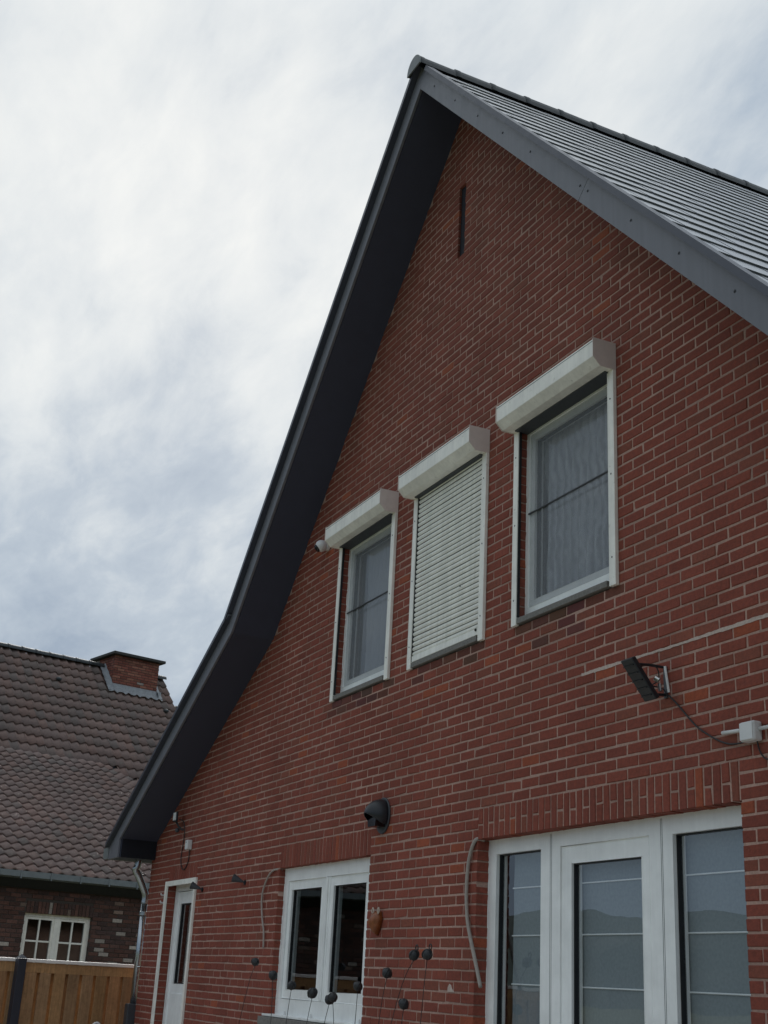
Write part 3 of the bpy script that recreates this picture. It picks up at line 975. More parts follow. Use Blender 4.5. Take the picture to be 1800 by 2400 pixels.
        for i in range(n_s):
            shared('slat', sme_, Matrix.Translation(((sx0+sx1)/2, -0.002+random.uniform(-0.0012, 0.0012), zb_+hs*i)), rs)
        bb = MB(); bb.box(sx0, sx1, -0.017, 0.003, LVL(20)+0.047, zb_-0.002)
        finish('bottom_bar', bb, 'shutter_slat', rs, bevel=0.003)
        bb = MB(); bb.ball((sx1-0.045, -0.019, LVL(20)+0.085), 0.011, 8, 6)
        bb.ball((sx0+0.74, -0.016, 4.42), 0.006, 8, 6)
        finish('stop_button', bb, 'black_plastic', rs)

# kitchen window
ox0, ox1, oz0, oz1 = OPEN['K']
Y0 = 0.060
f = MB(); frame_ring(f, ox0, ox1, oz0+0.055, oz1, 0.10, Y0, Y0+0.09, wb=0.145, wt=0.108, wl=0.098, wr=0.10)
KW = finish('window', f, 'white_frame', HOUSE, bevel=0.004)
zs0, zs1 = oz0+0.20, oz1-0.108
mid0, mid1 = -9.957, -9.862
f = MB(); f.box(mid0, mid1, Y0+0.003, Y0+0.087, zs0, zs1)
finish('mullion', f, 'white_frame', KW, bevel=0.006)
f = MB(); f.box((mid0+mid1)/2-0.02, (mid0+mid1)/2+0.02, Y0-0.010, Y0+0.0025, zs0+0.01, zs1-0.004)
finish('mullion_cover', f, 'white_frame', KW, bevel=0.004)
for (sx0, sx1) in ((ox0+0.10, mid0-0.001), (mid1+0.001, ox1-0.102)):
    s = MB(); frame_ring(s, sx0+0.004, sx1-0.004, zs0+0.004, zs1-0.004, 0.072, Y0+0.012, Y0+0.08)
    sa = finish('sash', s, 'white_frame', KW, bevel=0.009)
    s = MB(); frame_ring(s, sx0+0.075, sx1-0.075, zs0+0.075, zs1-0.075, 0.007, Y0+0.022, Y0+0.05)
    finish('glazing_seal', s, 'seal_black', KW)
    pane(KW, sx0+0.078, sx1-0.078, zs0+0.078, zs1-0.078, Y0+0.034, 'pane_glass_dark')
f = MB(); f.prism([(ox0-0.02, oz0+0.056), (ox1+0.0, oz0+0.056), (ox1+0.0, oz0+0.074), (ox0-0.02, oz0+0.074)], -0.055, Y0-0.001)
finish('sill_cover', f, 'white_frame', KW, bevel=0.003)
f = MB(); f.box(ox0-0.06, ox1+0.05, -0.075, 0.12, oz0-0.015, oz0+0.052)
finish('sill', f, 'stone_sill', KW, bevel=0.005)
for x in (-10.62, -10.05, -9.12):
    f = MB(); f.rod((x, Y0-0.012, oz0+0.085), (x, Y0-0.012, oz0+0.105), 0.006, 8); f.rod((x-0.012, Y0-0.012, oz0+0.08), (x+0.012, Y0-0.012, oz0+0.08), 0.005, 8)
    finish('drain_cap', f, 'white_plastic', KW)

# patio door
ox0, ox1, oz0, oz1 = OPEN['P']
Y0 = 0.088
f = MB()
slab_with_holes(f, [(ox0, oz0), (ox1, oz0), (ox1, oz1), (ox0, oz1)],
    [[(-7.248, 0.16), (-7.248, 2.518), (-6.722, 2.518), (-6.722, 0.16)],
     [(-6.512, 0.10), (-6.512, 2.520), (-5.655, 2.520), (-5.655, 0.10)],
     [(-5.453, 0.16), (-5.453, 2.512), (-4.905, 2.512), (-4.905, 0.16)]], Y0, Y0+0.08)
PW = finish('patio_door', f, 'white_frame', HOUSE, bevel=0.004)
for x in (-6.620, -6.606, -5.553, -5.541):
    s = MB(); s.box(x-0.0012, x+0.0012, Y0-0.0012, Y0+0.002, 0.10, 2.60)
    finish('frame_joint', s, 'dark_grey_plastic', PW)
f = MB(); frame_ring(f, -6.508, -5.659, 0.104, 2.516, 0.10, Y0+0.012, Y0+0.075, wl=0.105, wr=0.075, wb=0.2)
LF = finish('door_leaf', f, 'white_frame', PW, bevel=0.006)
for (x0, x1, z0, z1, nm) in ((-7.248, -6.722, 0.16, 2.518, PW), (-6.403, -5.734, 0.304, 2.416, PW), (-5.453, -4.905, 0.16, 2.512, PW)):
    s = MB(); frame_ring(s, x0-0.003, x1+0.003, z0-0.003, z1+0.003, 0.010, Y0+0.022, Y0+0.055)
    finish('glazing_seal', s, 'seal_black', PW)
    pane(PW, x0, x1, z0, z1, Y0+0.036)
lab = {0: 'grey horizontally ribbed blind behind the narrow left patio pane', 1: 'grey horizontally ribbed blind behind the patio door leaf', 2: 'grey horizontally ribbed blind behind the right patio pane'}
for i, (x0, x1) in enumerate(((-7.18, -6.66), (-6.50, -5.62), (-5.545, -4.80))):
    t = thing('roman_blind', lab[i], 'blind', (0.5*(x0+x1), 0.2, 0.2), 'ribbed blinds in the patio door')
    zr_ = [2.595, 2.311, 2.024, 1.739, 1.454, 1.169, 0.884, 0.6, 0.2]
    for j in range(len(zr_)-1):
        c = MB()
        n = 6
        for q in range(n+1):
            w = q/n
            z = zr_[j] + (zr_[j+1]-zr_[j])*w
            y = 0.178 + 0.004*math.sin(w*math.pi)
            c.v += [(x0, y, z), (x1, y, z)]; c.c += [(1, 1, 1)]*2
        c.f += [(2*q, 2*q+1, 2*q+3, 2*q+2) for q in range(n)]
        finish('fabric_fold', c, 'blind_cloth', t, smooth=True)
        if j:
            rd = MB(); rd.rod((x0, 0.173, zr_[j]), (x1, 0.173, zr_[j]), 0.0045, 8)
            finish('rod', rd, 'blind_rod', t)

# left door
ox0, ox1, oz0, oz1 = OPEN['D']
f = MB()
slab_with_holes(f, [(-14.298, 0.06), (-13.203, 0.06), (-13.203, 2.642), (-14.298, 2.642)], [[(-14.238, 0.061), (-14.238, 2.590), (-13.262, 2.590), (-13.262, 0.061)]], -0.022, -0.001)
DT = finish('door', f, 'cream_metal', HOUSE, bevel=0.003)
f = MB(); frame_ring(f, ox0, ox1, oz0, oz1, 0.07, 0.10, 0.17)
finish('door_frame', f, 'white_frame', DT, bevel=0.004)
f = MB()
slab_with_holes(f, [(-14.172, 0.07), (-13.328, 0.07), (-13.328, 2.532), (-14.172, 2.532)], [[(-14.055, 1.585), (-14.055, 2.41), (-13.445, 2.41), (-13.445, 1.585)]], 0.112, 0.16)
finish('door_leaf', f, 'white_frame', DT, bevel=0.005)
s = MB(); frame_ring(s, -14.058, -13.442, 1.582, 2.413, 0.015, 0.12, 0.15)
finish('glazing_seal', s, 'seal_black', DT)
pane(DT, -14.05, -13.45, 1.59, 2.405, 0.135)
f = MB(); f.box(-14.06, -13.44, 0.100, 0.1115, 0.25, 1.49)
finish('door_panel', f, 'white_frame', DT, bevel=0.006)
f = MB(); f.rod((-13.40, 0.105, 1.51), (-13.40, 0.085, 1.51), 0.012, 10); f.rod((-13.42, 0.095, 1.33), (-13.42, 0.08, 1.33), 0.010, 10)
finish('door_knob', f, 'dark_grey_plastic', DT)
b = MB(); b.box(-14.6, -12.9, 0.9, 0.95, 0.03, 2.7)
finish('hall_wall', b, 'room_wall', HOUSE)
b = MB(); b.box(-13.62, -13.50, 0.16, 0.175, 1.58, 2.42)
finish('lace_strip', b, 'blind_rod', DT)

# ================================================================== things fixed to the wall
# dome camera left of the left window
t = thing('security_camera', 'small white dome security camera beside the left shutter box', 'camera', (-10.245, 0.0, 5.46))
m = MB(); m.rod((-10.245, -0.001, 5.465), (-10.245, -0.030, 5.465), 0.048, 18)
finish('mount', m, 'white_plastic', t, bevel=0.004)
m = MB(); m.ball((-10.25, -0.075, 5.455), 0.056, 18, 12)
finish('shell', m, 'white_plastic', t, smooth=True)
m = MB()
c0 = Vector((-10.25, -0.075, 5.455)); d0 = Vector((-0.25, -0.75, -0.62)).normalized()
m.rod(c0+d0*0.030, c0+d0*0.0575, 0.040, 18, r2=0.034)
finish('lens_face', m, 'lens_black', t, smooth=True)

# black vent cowl
t = thing('vent_cowl', 'black plastic vent hood above the kitchen window', 'vent', (-8.78, 0.0, 2.77))
m = MB()
ring = [(-8.78+0.120*math.cos(a), 2.888+0.135*math.sin(a)) for a in [2*math.pi*i/28 for i in range(28)]]
m.prism(ring, -0.014, -0.001)
finish('wall_plate', m, 'dark_grey_plastic', t, bevel=0.004)
m = MB()
nu_, nv_ = 24, 12
A_, B_, C_ = 0.105, 0.145, 0.118
for j in range(nv_+1):
    th = (math.pi/2)*j/nv_
    for i in range(nu_+1):
        ph = -0.62 + (math.pi+1.24)*i/nu_
        x = A_*math.cos(ph)*math.cos(th)
        z = C_*math.sin(ph)*math.cos(th)
        y = -B_*math.sin(th)
        lim = -0.10 + 0.105*(-y/B_)
        z = max(z, lim)
        m.v.append((-8.78+x, -0.012+y, 2.888+z)); m.c.append((1, 1, 1))
for j in range(nv_):
    for i in range(nu_):
        m.f.append((j*(nu_+1)+i, j*(nu_+1)+i+1, (j+1)*(nu_+1)+i+1, (j+1)*(nu_+1)+i))
finish('hood', m, 'black_plastic', t, smooth=True, solid=0.005)
m = MB(); m.prism([(-8.84, 2.80), (-8.72, 2.80), (-8.70, 2.88), (-8.86, 2.88)], -0.10, -0.016)
finish('duct_throat', m, 'lens_black', t)

# large broken floodlight, its cable and the junction box
t = thing('floodlight', 'broken black floodlight hanging from a bracket above the patio door', 'lamp', (-5.35, 0.0, 3.2))
fx = -5.36
m = MB(); m.box(fx-0.014, fx+0.014, -0.008, -0.001, 3.205, 3.375)
finish('wall_plate', m, 'dark_grey_plastic', t, bevel=0.002)
for z0, z1, y1 in ((3.372, 3.365, -0.20), (3.222, 3.205, -0.125)):
    m = MB()
    m.tube([(fx, -0.008, z0), (fx-0.005, y1*0.5, (z0+z1)/2+0.004), (fx-0.01, y1, z1)], 0.008, 6)
    finish('bracket_arm', m, 'black_plastic', t)
m = MB()
top_, bot_ = Vector((fx-0.035, -0.225, 3.395)), Vector((fx+0.0, -0.095, 3.185))
axis = (bot_-top_); dn = axis.normalized(); xx = Vector((1, 0, 0)); nn = dn.cross(xx).normalized()
def slabpt(a_, b_, c_):
    return top_ + axis*a_ + xx*b_ + nn*c_
v = [slabpt(a_, b_, c_) for c_ in (-0.016, 0.016) for b_ in (-0.05, 0.05) for a_ in (0, 1)]
m.add(v, [(0, 1, 3, 2), (4, 6, 7, 5), (0, 4, 5, 1), (2, 3, 7, 6), (0, 2, 6, 4), (1, 5, 7, 3)])
LB = finish('lamp_body', m, 'black_plastic', t, bevel=0.006)
m = MB()
for q in range(5):
    w = 0.14+0.18*q
    v = [slabpt(a_, b_, c_) for c_ in (0.0165, 0.026) for b_ in (-0.042, 0.042) for a_ in (w, w+0.02)]
    m.add(v, [(0, 1, 3, 2), (4, 6, 7, 5), (0, 4, 5, 1), (2, 3, 7, 6), (0, 2, 6, 4), (1, 5, 7, 3)])
finish('cooling_fin', m, 'black_plastic', LB)
m = MB()
m.tube(smooth_path([(fx-0.02, -0.17, 3.33), (fx-0.01, -0.13, 3.375), (fx+0.01, -0.07, 3.36), (fx+0.0, -0.05, 3.30), (fx-0.03, -0.07, 3.27), (fx+0.01, -0.03, 3.25), (fx+0.02, -0.012, 3.21)]), 0.0035, 6)
finish('loose_wire', m, 'wire', t)
m = MB(); m.rod((fx+0.0, -0.075, 3.305), (fx+0.015, -0.06, 3.29), 0.016, 10); m.rod((fx+0.005, -0.05, 3.275), (fx+0.01, -0.05, 3.235), 0.010, 8)
finish('cable_gland', m, 'steel_bolt', t)
m = MB(); m.rod((fx+0.03, -0.03, 3.37), (fx+0.035, -0.012, 3.23), 0.007, 8)
finish('bracket_strut', m, 'lamp_glass', t)
m = MB()
m.tube(smooth_path([(fx+0.03, -0.010, 3.215), (-5.262, -0.008, 3.155), (-5.17, -0.006, 3.065), (-5.10, -0.006, 3.005), (-4.98, -0.006, 2.935), (-4.88, -0.008, 2.895), (-4.79, -0.012, 2.885), (-4.735, -0.02, 2.890)]), 0.0045, 8)
finish('lamp_cable', m, 'wire', label='thin dark cable sagging from the broken floodlight to the white junction box', cat='cable')
t = thing('junction_box', 'white square junction box at the right edge above the patio door', 'box', (-4.69, 0.0, 2.87))
m = MB(); m.box(-4.742, -4.640, -0.056, -0.001, 2.876, 2.972)
finish('body', m, 'white_plastic', t, bevel=0.010)
m = MB(); m.box(-4.736, -4.646, -0.061, -0.0565, 2.882, 2.966)
finish('lid', m, 'white_plastic', t, bevel=0.006)
m = MB(); m.rod((-4.905, -0.020, 2.950), (-4.743, -0.022, 2.942), 0.0095, 12)
finish('conduit', m, 'white_plastic', label='short white conduit stub left of the junction box', cat='conduit', smooth=True)
m = MB(); m.rod((-4.639, -0.022, 2.932), (-3.9, -0.022, 2.932), 0.0095, 12)
finish('conduit', m, 'white_plastic', label='white conduit running right from the junction box', cat='conduit', smooth=True)
m = MB(); m.tube(smooth_path([(-4.66, -0.02, 2.875), (-4.655, -0.012, 2.83), (-4.63, -0.008, 2.795), (-4.58, -0.008, 2.77), (-4.54, -0.008, 2.72)]), 0.004, 8)
finish('drop_cable', m, 'wire', label='dark cable dropping from the underside of the junction box', cat='cable')

# small LED floodlight by the left eaves
t = thing('floodlight', 'small LED floodlight with pale face under the left eaves', 'lamp', (-13.95, 0.0, 3.2))
m = MB(); m.box(-13.99, -13.87, -0.105, -0.082, 3.262, 3.372)
finish('lamp_body', m, 'black_plastic', t, bevel=0.006)
m = MB(); m.box(-13.98, -13.88, -0.1085, -0.1055, 3.278, 3.362)
finish('lamp_face', m, 'lamp_glass', t)
m = MB(); m.tube([(-13.93, -0.085, 3.27), (-13.91, -0.06, 3.22), (-13.89, -0.03, 3.185), (-13.88, -0.001, 3.18)], 0.012, 8)
finish('bracket', m, 'black_plastic', t)
m = MB(); m.ball((-13.93, -0.06, 3.175), 0.026, 12, 8)
finish('motion_sensor', m, 'dark_grey_plastic', t, smooth=True)
t = thing('junction_box', 'small pale junction box below the small LED floodlight', 'box', (-13.56, 0.0, 2.95))
m = MB(); m.box(-13.605, -13.515, -0.055, -0.001, 2.945, 3.045)
finish('body', m, 'white_plastic', t, bevel=0.006)
m = MB(); m.rod((-13.56, -0.056, 3.02), (-13.56, -0.058, 3.02), 0.008, 8)
finish('screw', m, 'dark_grey_plastic', t)
m = MB(); m.tube(smooth_path([(-13.90, -0.06, 3.29), (-13.82, -0.03, 3.26), (-13.80, -0.012, 3.15), (-13.83, -0.008, 3.0), (-13.85, -0.008, 2.86), (-13.78, -0.008, 2.765), (-13.68, -0.008, 2.75), (-13.58, -0.008, 2.82), (-13.55, -0.012, 2.945)]), 0.005, 8)
finish('lamp_cable', m, 'wire', label='black cable looping below the small junction box', cat='cable')

# two little cone spots
for (x, z, lb) in ((-13.03, 2.53, 'small black cone spotlight just right of the back door'), (-11.755, 2.545, 'small black cone spotlight left of the kitchen window')):
    t = thing('wall_spotlight', lb, 'spotlight', (x, 0, z), 'small cone spotlights on the wall')
    m = MB(); m.rod((x+0.03, -0.001, z-0.02), (x+0.03, -0.012, z-0.02), 0.022, 12)
    finish('base', m, 'black_plastic', t)
    m = MB(); m.rod((x+0.03, -0.012, z-0.02), (x+0.01, -0.04, z), 0.008, 8)
    finish('stem', m, 'black_plastic', t)
    m = MB(); m.rod((x+0.02, -0.03, z-0.010), (x-0.03, -0.105, z+0.018), 0.012, 14, r2=0.040)
    finish('lamp_head', m, 'dark_grey_plastic', t, smooth=False)

# loose beige conduits
m = MB(); m.tube(smooth_path([(-10.865, 0.03, 2.60), (-10.95, -0.01, 2.603), (-11.06, -0.018, 2.565), (-11.16, -0.02, 2.47), (-11.20, -0.02, 2.36), (-11.15, -0.02, 2.20), (-11.09, -0.018, 2.08), (-11.07, -0.016, 1.94)]), [0.0085]*30+[0.0085]*13, 8)
finish('loose_conduit', m, 'beige_conduit', smooth=True, label='thin beige conduit hanging loose left of the kitchen window', cat='conduit')
m = MB(); m.tube(smooth_path([(-7.345, 0.05, 2.612), (-7.362, -0.01, 2.605), (-7.425, -0.018, 2.48), (-7.442, -0.02, 2.30), (-7.425, -0.02, 2.135), (-7.382, -0.02, 2.015), (-7.30, -0.02, 1.85), (-7.232, -0.02, 1.71)]), [0.0125]*43, 10)
finish('loose_conduit', m, 'beige_conduit', smooth=True, label='thick beige conduit bowing down beside the patio door', cat='conduit')

# rust-brown ornament right of the kitchen window
t = thing('wall_ornament', 'rust-brown pointed ornament with two pale loops right of the kitchen window', 'ornament', (-8.79, 0.0, 2.04))
m = MB()
out = [(-0.055, 0.05), (-0.045, 0.075), (-0.012, 0.082), (0.0, 0.075), (0.012, 0.082), (0.05, 0.072), (0.075, 0.03), (0.055, -0.03), (0.02, -0.085), (0.0, -0.095), (-0.03, -0.08), (-0.08, -0.03), (-0.095, 0.0), (-0.08, 0.025)]
ox_, oz_ = -8.775, 2.120
n = len(out)
v = [(ox_+a_, -0.006, oz_+b_) for a_, b_ in out] + [(ox_+a_*0.75, -0.045, oz_+b_*0.78) for a_, b_ in out] + [(ox_-0.012, -0.085, oz_-0.005)]
fs = [(i, (i+1) % n, n+(i+1) % n, n+i) for i in range(n)] + [(n+i, n+(i+1) % n, 2*n) for i in range(n)] + [tuple(range(n-1, -1, -1))]
m.add(v, fs)
finish('body', m, 'rust_ceramic', t, smooth=True, bevel=0.0)
for sx in (-1, 1):
    m = MB(); m.tube(smooth_path([(ox_+sx*0.045, -0.03, oz_+0.055), (ox_+sx*0.060, -0.03, oz_+0.075), (ox_+sx*0.050, -0.03, oz_+0.10), (ox_+sx*0.034, -0.03, oz_+0.085), (ox_+sx*0.036, -0.03, oz_+0.055)]), 0.005, 6)
    finish('loop', m, 'pale_rope', t, smooth=True)

# two small hooks left of the back door
for z, lb in ((2.500, 'upper of two tiny white hooks left of the back door'), (2.420, 'lower of two tiny white hooks left of the back door')):
    m = MB(); m.rod((-14.38, -0.001, z), (-14.38, -0.03, z), 0.010, 8); m.rod((-14.38, -0.03, z), (-14.38, -0.034, z+0.022), 0.008, 8)
    finish('wall_hook', m, 'white_plastic', label=lb, cat='hook', group='hooks by the back door')

# iron globes on thin garden stakes in front of the wall
STK = [
    (-10.481, 1.815, 0.036, -11.0, 'iron globe stake against the brick left of the kitchen window'),
    (-10.052, 1.717, 0.040, -9.85, 'iron globe stake in front of the left kitchen window jamb'),
    (-9.644, 1.650, 0.036, -9.75, 'iron globe stake in front of the lower left of the left kitchen pane'),
    (-9.224, 1.608, 0.042, -9.45, 'iron globe stake in front of the lower right of the left kitchen pane'),
    (-8.905, 1.572, 0.037, -9.20, 'lower iron globe of the close pair in front of the kitchen mullion'),
    (-8.840, 1.590, 0.037, -8.55, 'upper iron globe of the close pair in front of the kitchen mullion'),
    (-8.430, 1.675, 0.036, -8.40, 'iron globe stake in front of the right kitchen pane'),
    (-7.604, 1.881, 0.037, -8.30, 'left iron globe of the high pair between window and patio door'),
    (-7.420, 1.886, 0.037, -7.50, 'right iron globe of the high pair between window and patio door'),
    (-7.984, 1.767, 0.037, -8.20, 'single iron globe stake right of the kitchen window, below the ornament'),
    (-7.720, 1.585, 0.037, -7.80, 'lowest iron globe stake, in front of the brick pier'),
]
for (x, z, r, xb, lb) in STK:
    r *= 0.9
    t = thing('garden_stake', lb, 'garden stake', (xb, -0.36, 0.03), 'iron globe stakes')
    m = MB(); m.ball((x, -0.30, z), r, 18, 12, rough=0.05)
    finish('globe', m, 'iron', t, smooth=True)
    m = MB()
    for q in range(3):
        a_ = q*2.1+x*9
        pts = []
        for k in range(9):
            s_ = -1.0+2.0*k/8
            d_ = Vector((math.cos(a_+s_*0.6)*math.cos(s_), math.sin(a_+s_*0.6)*math.cos(s_), math.sin(s_)))
            pts.append(Vector((x, -0.30, z))+d_*(r*1.03))
        m.tube(pts, 0.0035, 5)
    finish('scroll_band', m, 'steel_bolt' if False else 'iron', t)
    m = MB(); m.tube(smooth_path([(x, -0.30, z-r*0.9), (x+(xb-x)*0.25, -0.31, z-0.25), (x+(xb-x)*0.7, -0.34, z*0.45), (xb, -0.36, 0.0)]), 0.0024, 6)
    finish('rod', m, 'wire', t, smooth=True)
    if 'high pair' in lb:
        m = MB(); m.tube([(x+0.035+0.017*math.cos(q*0.7), -0.30, z+0.045+0.017*math.sin(q*0.7)) for q in range(10)], 0.004, 6)
        finish('loop', m, 'iron', t, smooth=True)
# ================================================================== neighbour's house
NAZ = R(-13.0)
NA = Vector((math.sin(NAZ), math.cos(NAZ), 0)); NN = Vector((math.cos(NAZ), -math.sin(NAZ), 0))
NP = Vector((-23.424, 1.017, 0))
def N(u, o, z):
    return NP + NA*u - NN*o + Vector((0, 0, z))
def nwall(u, y, z):                 # y = depth into the wall from its face
    return N(u, 0.36+y, z)
NB = thing('neighbour_house', 'neighbouring brown brick house with pantile roof and broad chimney', 'house', N(-2, 4, 0))
UL, UR = -8.3, 5.75
WIN = (-0.705, 0.580, 1.25, 2.545)
m = MB()
slab_with_holes(m, [(UL, 0), (UR, 0), (UR, 3.25), (UL, 3.25)], [[(WIN[0]-0.006, WIN[2]), (WIN[0]-0.006, WIN[3]+0.006), (WIN[1]+0.006, WIN[3]+0.006), (WIN[1]+0.006, WIN[2])]], 0.008, 0.3, nwall)
NW = finish('wall', m, 'old_mortar', NB)
def old_tone(extra=0.0):
    r = random.random()
    v = random.uniform(0.75, 1.25)
    if r < 0.045+extra: c = (0.40, 0.35, 0.31)
    elif r < 0.10+extra: c = (0.24, 0.17, 0.14)
    elif r < 0.4: c = (0.135, 0.07, 0.056)
    elif r < 0.75: c = (0.11, 0.062, 0.052)
    else: c = (0.085, 0.055, 0.05)
    return tuple(q*v for q in c)
nb = []
ch, bl = 0.0745, 0.202
for k in range(0, 43):
    z0 = 3.16-ch*(k+1)+0.006; z1 = 3.16-ch*k-0.006
    zc = (z0+z1)/2
    u = UL + (bl/2 if k % 2 else 0)
    while u < UR:
        a, b = u+0.006, min(u+bl, UR)-0.006
        u += bl
        segs_ = [(a, b)]
        top_z = WIN[3]+0.21
        if WIN[2] < zc < top_z:
            ns = []
            for s_, e_ in segs_:
                if e_ <= WIN[0] or s_ >= WIN[1]: ns.append((s_, e_)); continue
                if s_ < WIN[0]: ns.append((s_, WIN[0]-0.001))
                if e_ > WIN[1]: ns.append((WIN[1]+0.001, e_))
            segs_ = ns
        for s_, e_ in segs_:
            if e_-s_ > 0.03:
                um = (s_+e_)/2
                nb.append((s_, e_, z0, z1, random.uniform(-0.004, 0.003), old_tone(0.10 if 0.55 < um < 1.6 and zc < 2.5 else 0.0)))
for i in range(18):
    w = (WIN[1]-WIN[0])/18
    u0 = WIN[0]+w*i
    if random.random() < 0.35:
        zm = WIN[3]+0.11
        nb.append((u0+0.006, u0+w-0.006, WIN[3]+0.001, zm-0.005, -0.003, old_tone(0.12)))
        nb.append((u0+0.006, u0+w-0.006, zm+0.005, WIN[3]+0.20, -0.003, old_tone(0.12)))
    else:
        nb.append((u0+0.006, u0+w-0.006, WIN[3]+0.001, WIN[3]+0.20, -0.003, old_tone(0.06)))
lay_bricks(nb, 'old_brick', NW, xf=nwall, limit=300, yb=0.10, vis=lambda b: b[2] > 1.6 and -1.8 < b[0] < 1.7)
# window with glazing bars
m = MB()
def ringN(mb, u0, u1, z0, z1, w, y0, y1):
    slab_with_holes(mb, [(u0, z0), (u1, z0), (u1, z1), (u0, z1)], [[(u0+w, z0+w), (u0+w, z1-w), (u1-w, z1-w), (u1-w, z0+w)]], y0, y1, nwall)
ringN(m, WIN[0], WIN[1], WIN[2], WIN[3], 0.055, 0.07, 0.13)
NWI = finish('window', m, 'cream_metal', NB, bevel=0.004)
um = (WIN[0]+WIN[1])/2
m = MB(); m.box(um-0.045, um+0.045, 0.065, 0.135, WIN[2]+0.056, WIN[3]-0.056, nwall)
finish('mullion', m, 'cream_metal', NWI, bevel=0.006)
for (u0, u1) in ((WIN[0]+0.057, um-0.047), (um+0.047, WIN[1]-0.057)):
    m = MB(); ringN(m, u0, u1, WIN[2]+0.058, WIN[3]-0.058, 0.04, 0.08, 0.12)
    finish('casement', m, 'cream_metal', NWI, bevel=0.003)
    uc = (u0+u1)/2
    m = MB(); m.box(uc-0.016, uc+0.016, 0.083, 0.117, WIN[2]+0.1, WIN[3]-0.1, nwall)
    finish('glazing_bar', m, 'cream_metal', NWI, bevel=0.003)
    for zb_ in (2.085, 1.66):
        m = MB(); m.box(u0+0.041, u1-0.041, 0.085, 0.115, zb_-0.015, zb_+0.015, nwall)
        finish('glazing_bar', m, 'cream_metal', NWI, bevel=0.003)
    for (p0, p1) in ((u0+0.04, uc-0.016), (uc+0.016, u1-0.04)):
        for (q0, q1) in ((2.10, WIN[3]-0.098), (1.675, 2.07), (WIN[2]+0.098, 1.645)):
            m = MB(); m.add([nwall(p0, 0.1, q0), nwall(p1, 0.1, q0), nwall(p1, 0.1, q1), nwall(p0, 0.1, q1)], [(0, 1, 2, 3)])
            finish('pane', m, 'pane_glass_dark', NWI)
# café curtain and dark room behind
m = MB()
for i in range(61):
    t_ = i/60
    u = WIN[0]+(WIN[1]-WIN[0])*t_
    y = 0.2+0.012*math.sin(t_*60)
    m.v += [tuple(nwall(u, y, 1.26)), tuple(nwall(u, y, 2.07))]; m.c += [(1, 1, 1)]*2
m.f = [(2*i, 2*i+2, 2*i+3, 2*i+1) for i in range(60)]
cloth_material('brown_cloth', (0.16, 0.125, 0.10), 0.2)
finish('cafe_curtain', m, 'brown_cloth', smooth=True, label='brown half curtain in the neighbouring house window', cat='curtain')
m = MB(); m.box(-3, 3, 1.6, 1.7, 0, 3.2, nwall); m.box(-3, 3, 0.31, 1.59, 2.75, 2.85, nwall); m.box(-3.1, -3, 0.31, 1.7, 0, 3.2, nwall); m.box(3, 3.1, 0.31, 1.7, 0, 3.2, nwall)
finish('room', m, 'roof_deck', NB)
# roof
KO, KZn, RO, RZn, EZn, UV = 5.95, 6.235, 8.68, 9.16, 3.20, 5.92
def kink(u):
    return KO if u < 3.0 else max(3.2, KO-0.44*(u-3.0))
PUs = (RZn-KZn)/(RO-KO)
def zup(o): return RZn-PUs*(RO-o)
TWn, TEn = 0.222, 0.335
m = MB()
us = [UL-0.1, 3.0, 4.0, 5.0, UV]
vs = []
for u in us:
    ko = kink(u)
    for (o, z) in ((0.0, EZn-0.07), (ko, zup(ko)-0.07), (RO, RZn-0.07), (RO+7.5, RZn-6.5), (RO+7.5, RZn-6.9), (0.3, EZn-0.25)):
        vs.append(N(u, o, z))
fs = []
for i in range(len(us)-1):
    fs += [(i*6+k, (i+1)*6+k, (i+1)*6+(k+1) % 6, i*6+(k+1) % 6) for k in range(6)]
fs += [(0, 1, 2, 3, 4, 5), tuple(len(vs)-1-k for k in range(6))]
m.add(vs, fs)
NR_ = finish('roof', m, 'roof_deck', NB)
m = MB(); m.prism([(0.5, 0), (15.9, 0), (15.9, 2.2), (RO, RZn-0.3), (KO-1.2, zup(KO-1.2)-0.4), (0.5, 3.0)], 0.0, 0.25, lambda o, y, z: N(UR-0.05-y, o, z))
finish('gable_wall', m, 'old_mortar', NB)
m = MB(); m.prism([(0.7, 0), (15.9, 0), (15.9, 2.2), (RO, RZn-0.3), (KO, KZn-0.4), (0.7, 3.0)], 0.0, 0.25, lambda o, y, z: N(UL+0.05+y, o, z))
finish('gable_wall', m, 'old_mortar', NB)
def pantile(tone):
    n = 8
    Lt = TEn+0.05
    a = n+1
    t0, t1, lw = [], [], []
    for i in range(n+1):
        t = i/n
        h = 0.020*math.cos(2*math.pi*t) + 0.006*math.sin(4*math.pi*t)
        y = (t-0.5)*(TWn-0.001)
        sag = -0.012*math.cos(2*math.pi*t)
        t0.append((-Lt, y, h-0.028)); t1.append((0+sag, y, h+0.013)); lw.append((0+sag-0.004, y, h+0.013-0.026))
    m = MB()
    m.add(t0+t1+lw, [(i, i+1, a+i+1, a+i) for i in range(n)] + [(a+i, a+i+1, 2*a+i+1, 2*a+i) for i in range(n)], tone)
    return m
tones = [(0.172, 0.118, 0.102), (0.162, 0.114, 0.10), (0.18, 0.12, 0.101), (0.15, 0.112, 0.098), (0.138, 0.108, 0.096), (0.186, 0.118, 0.098)]
PT = [pantile(t) for t in tones]
PTM = []
for m in PT:
    me = m.mesh('pantile'); me.materials.append(MATS['pantile'])
    me.polygons.foreach_set('use_smooth', [True]*len(PT[0].f)); PTM.append(me)
cand = []
CH = (4.15, 5.45, 8.08, 9.25)       # chimney footprint u0,u1,o0,o1
ncol0 = int((UL-UV)/TWn)
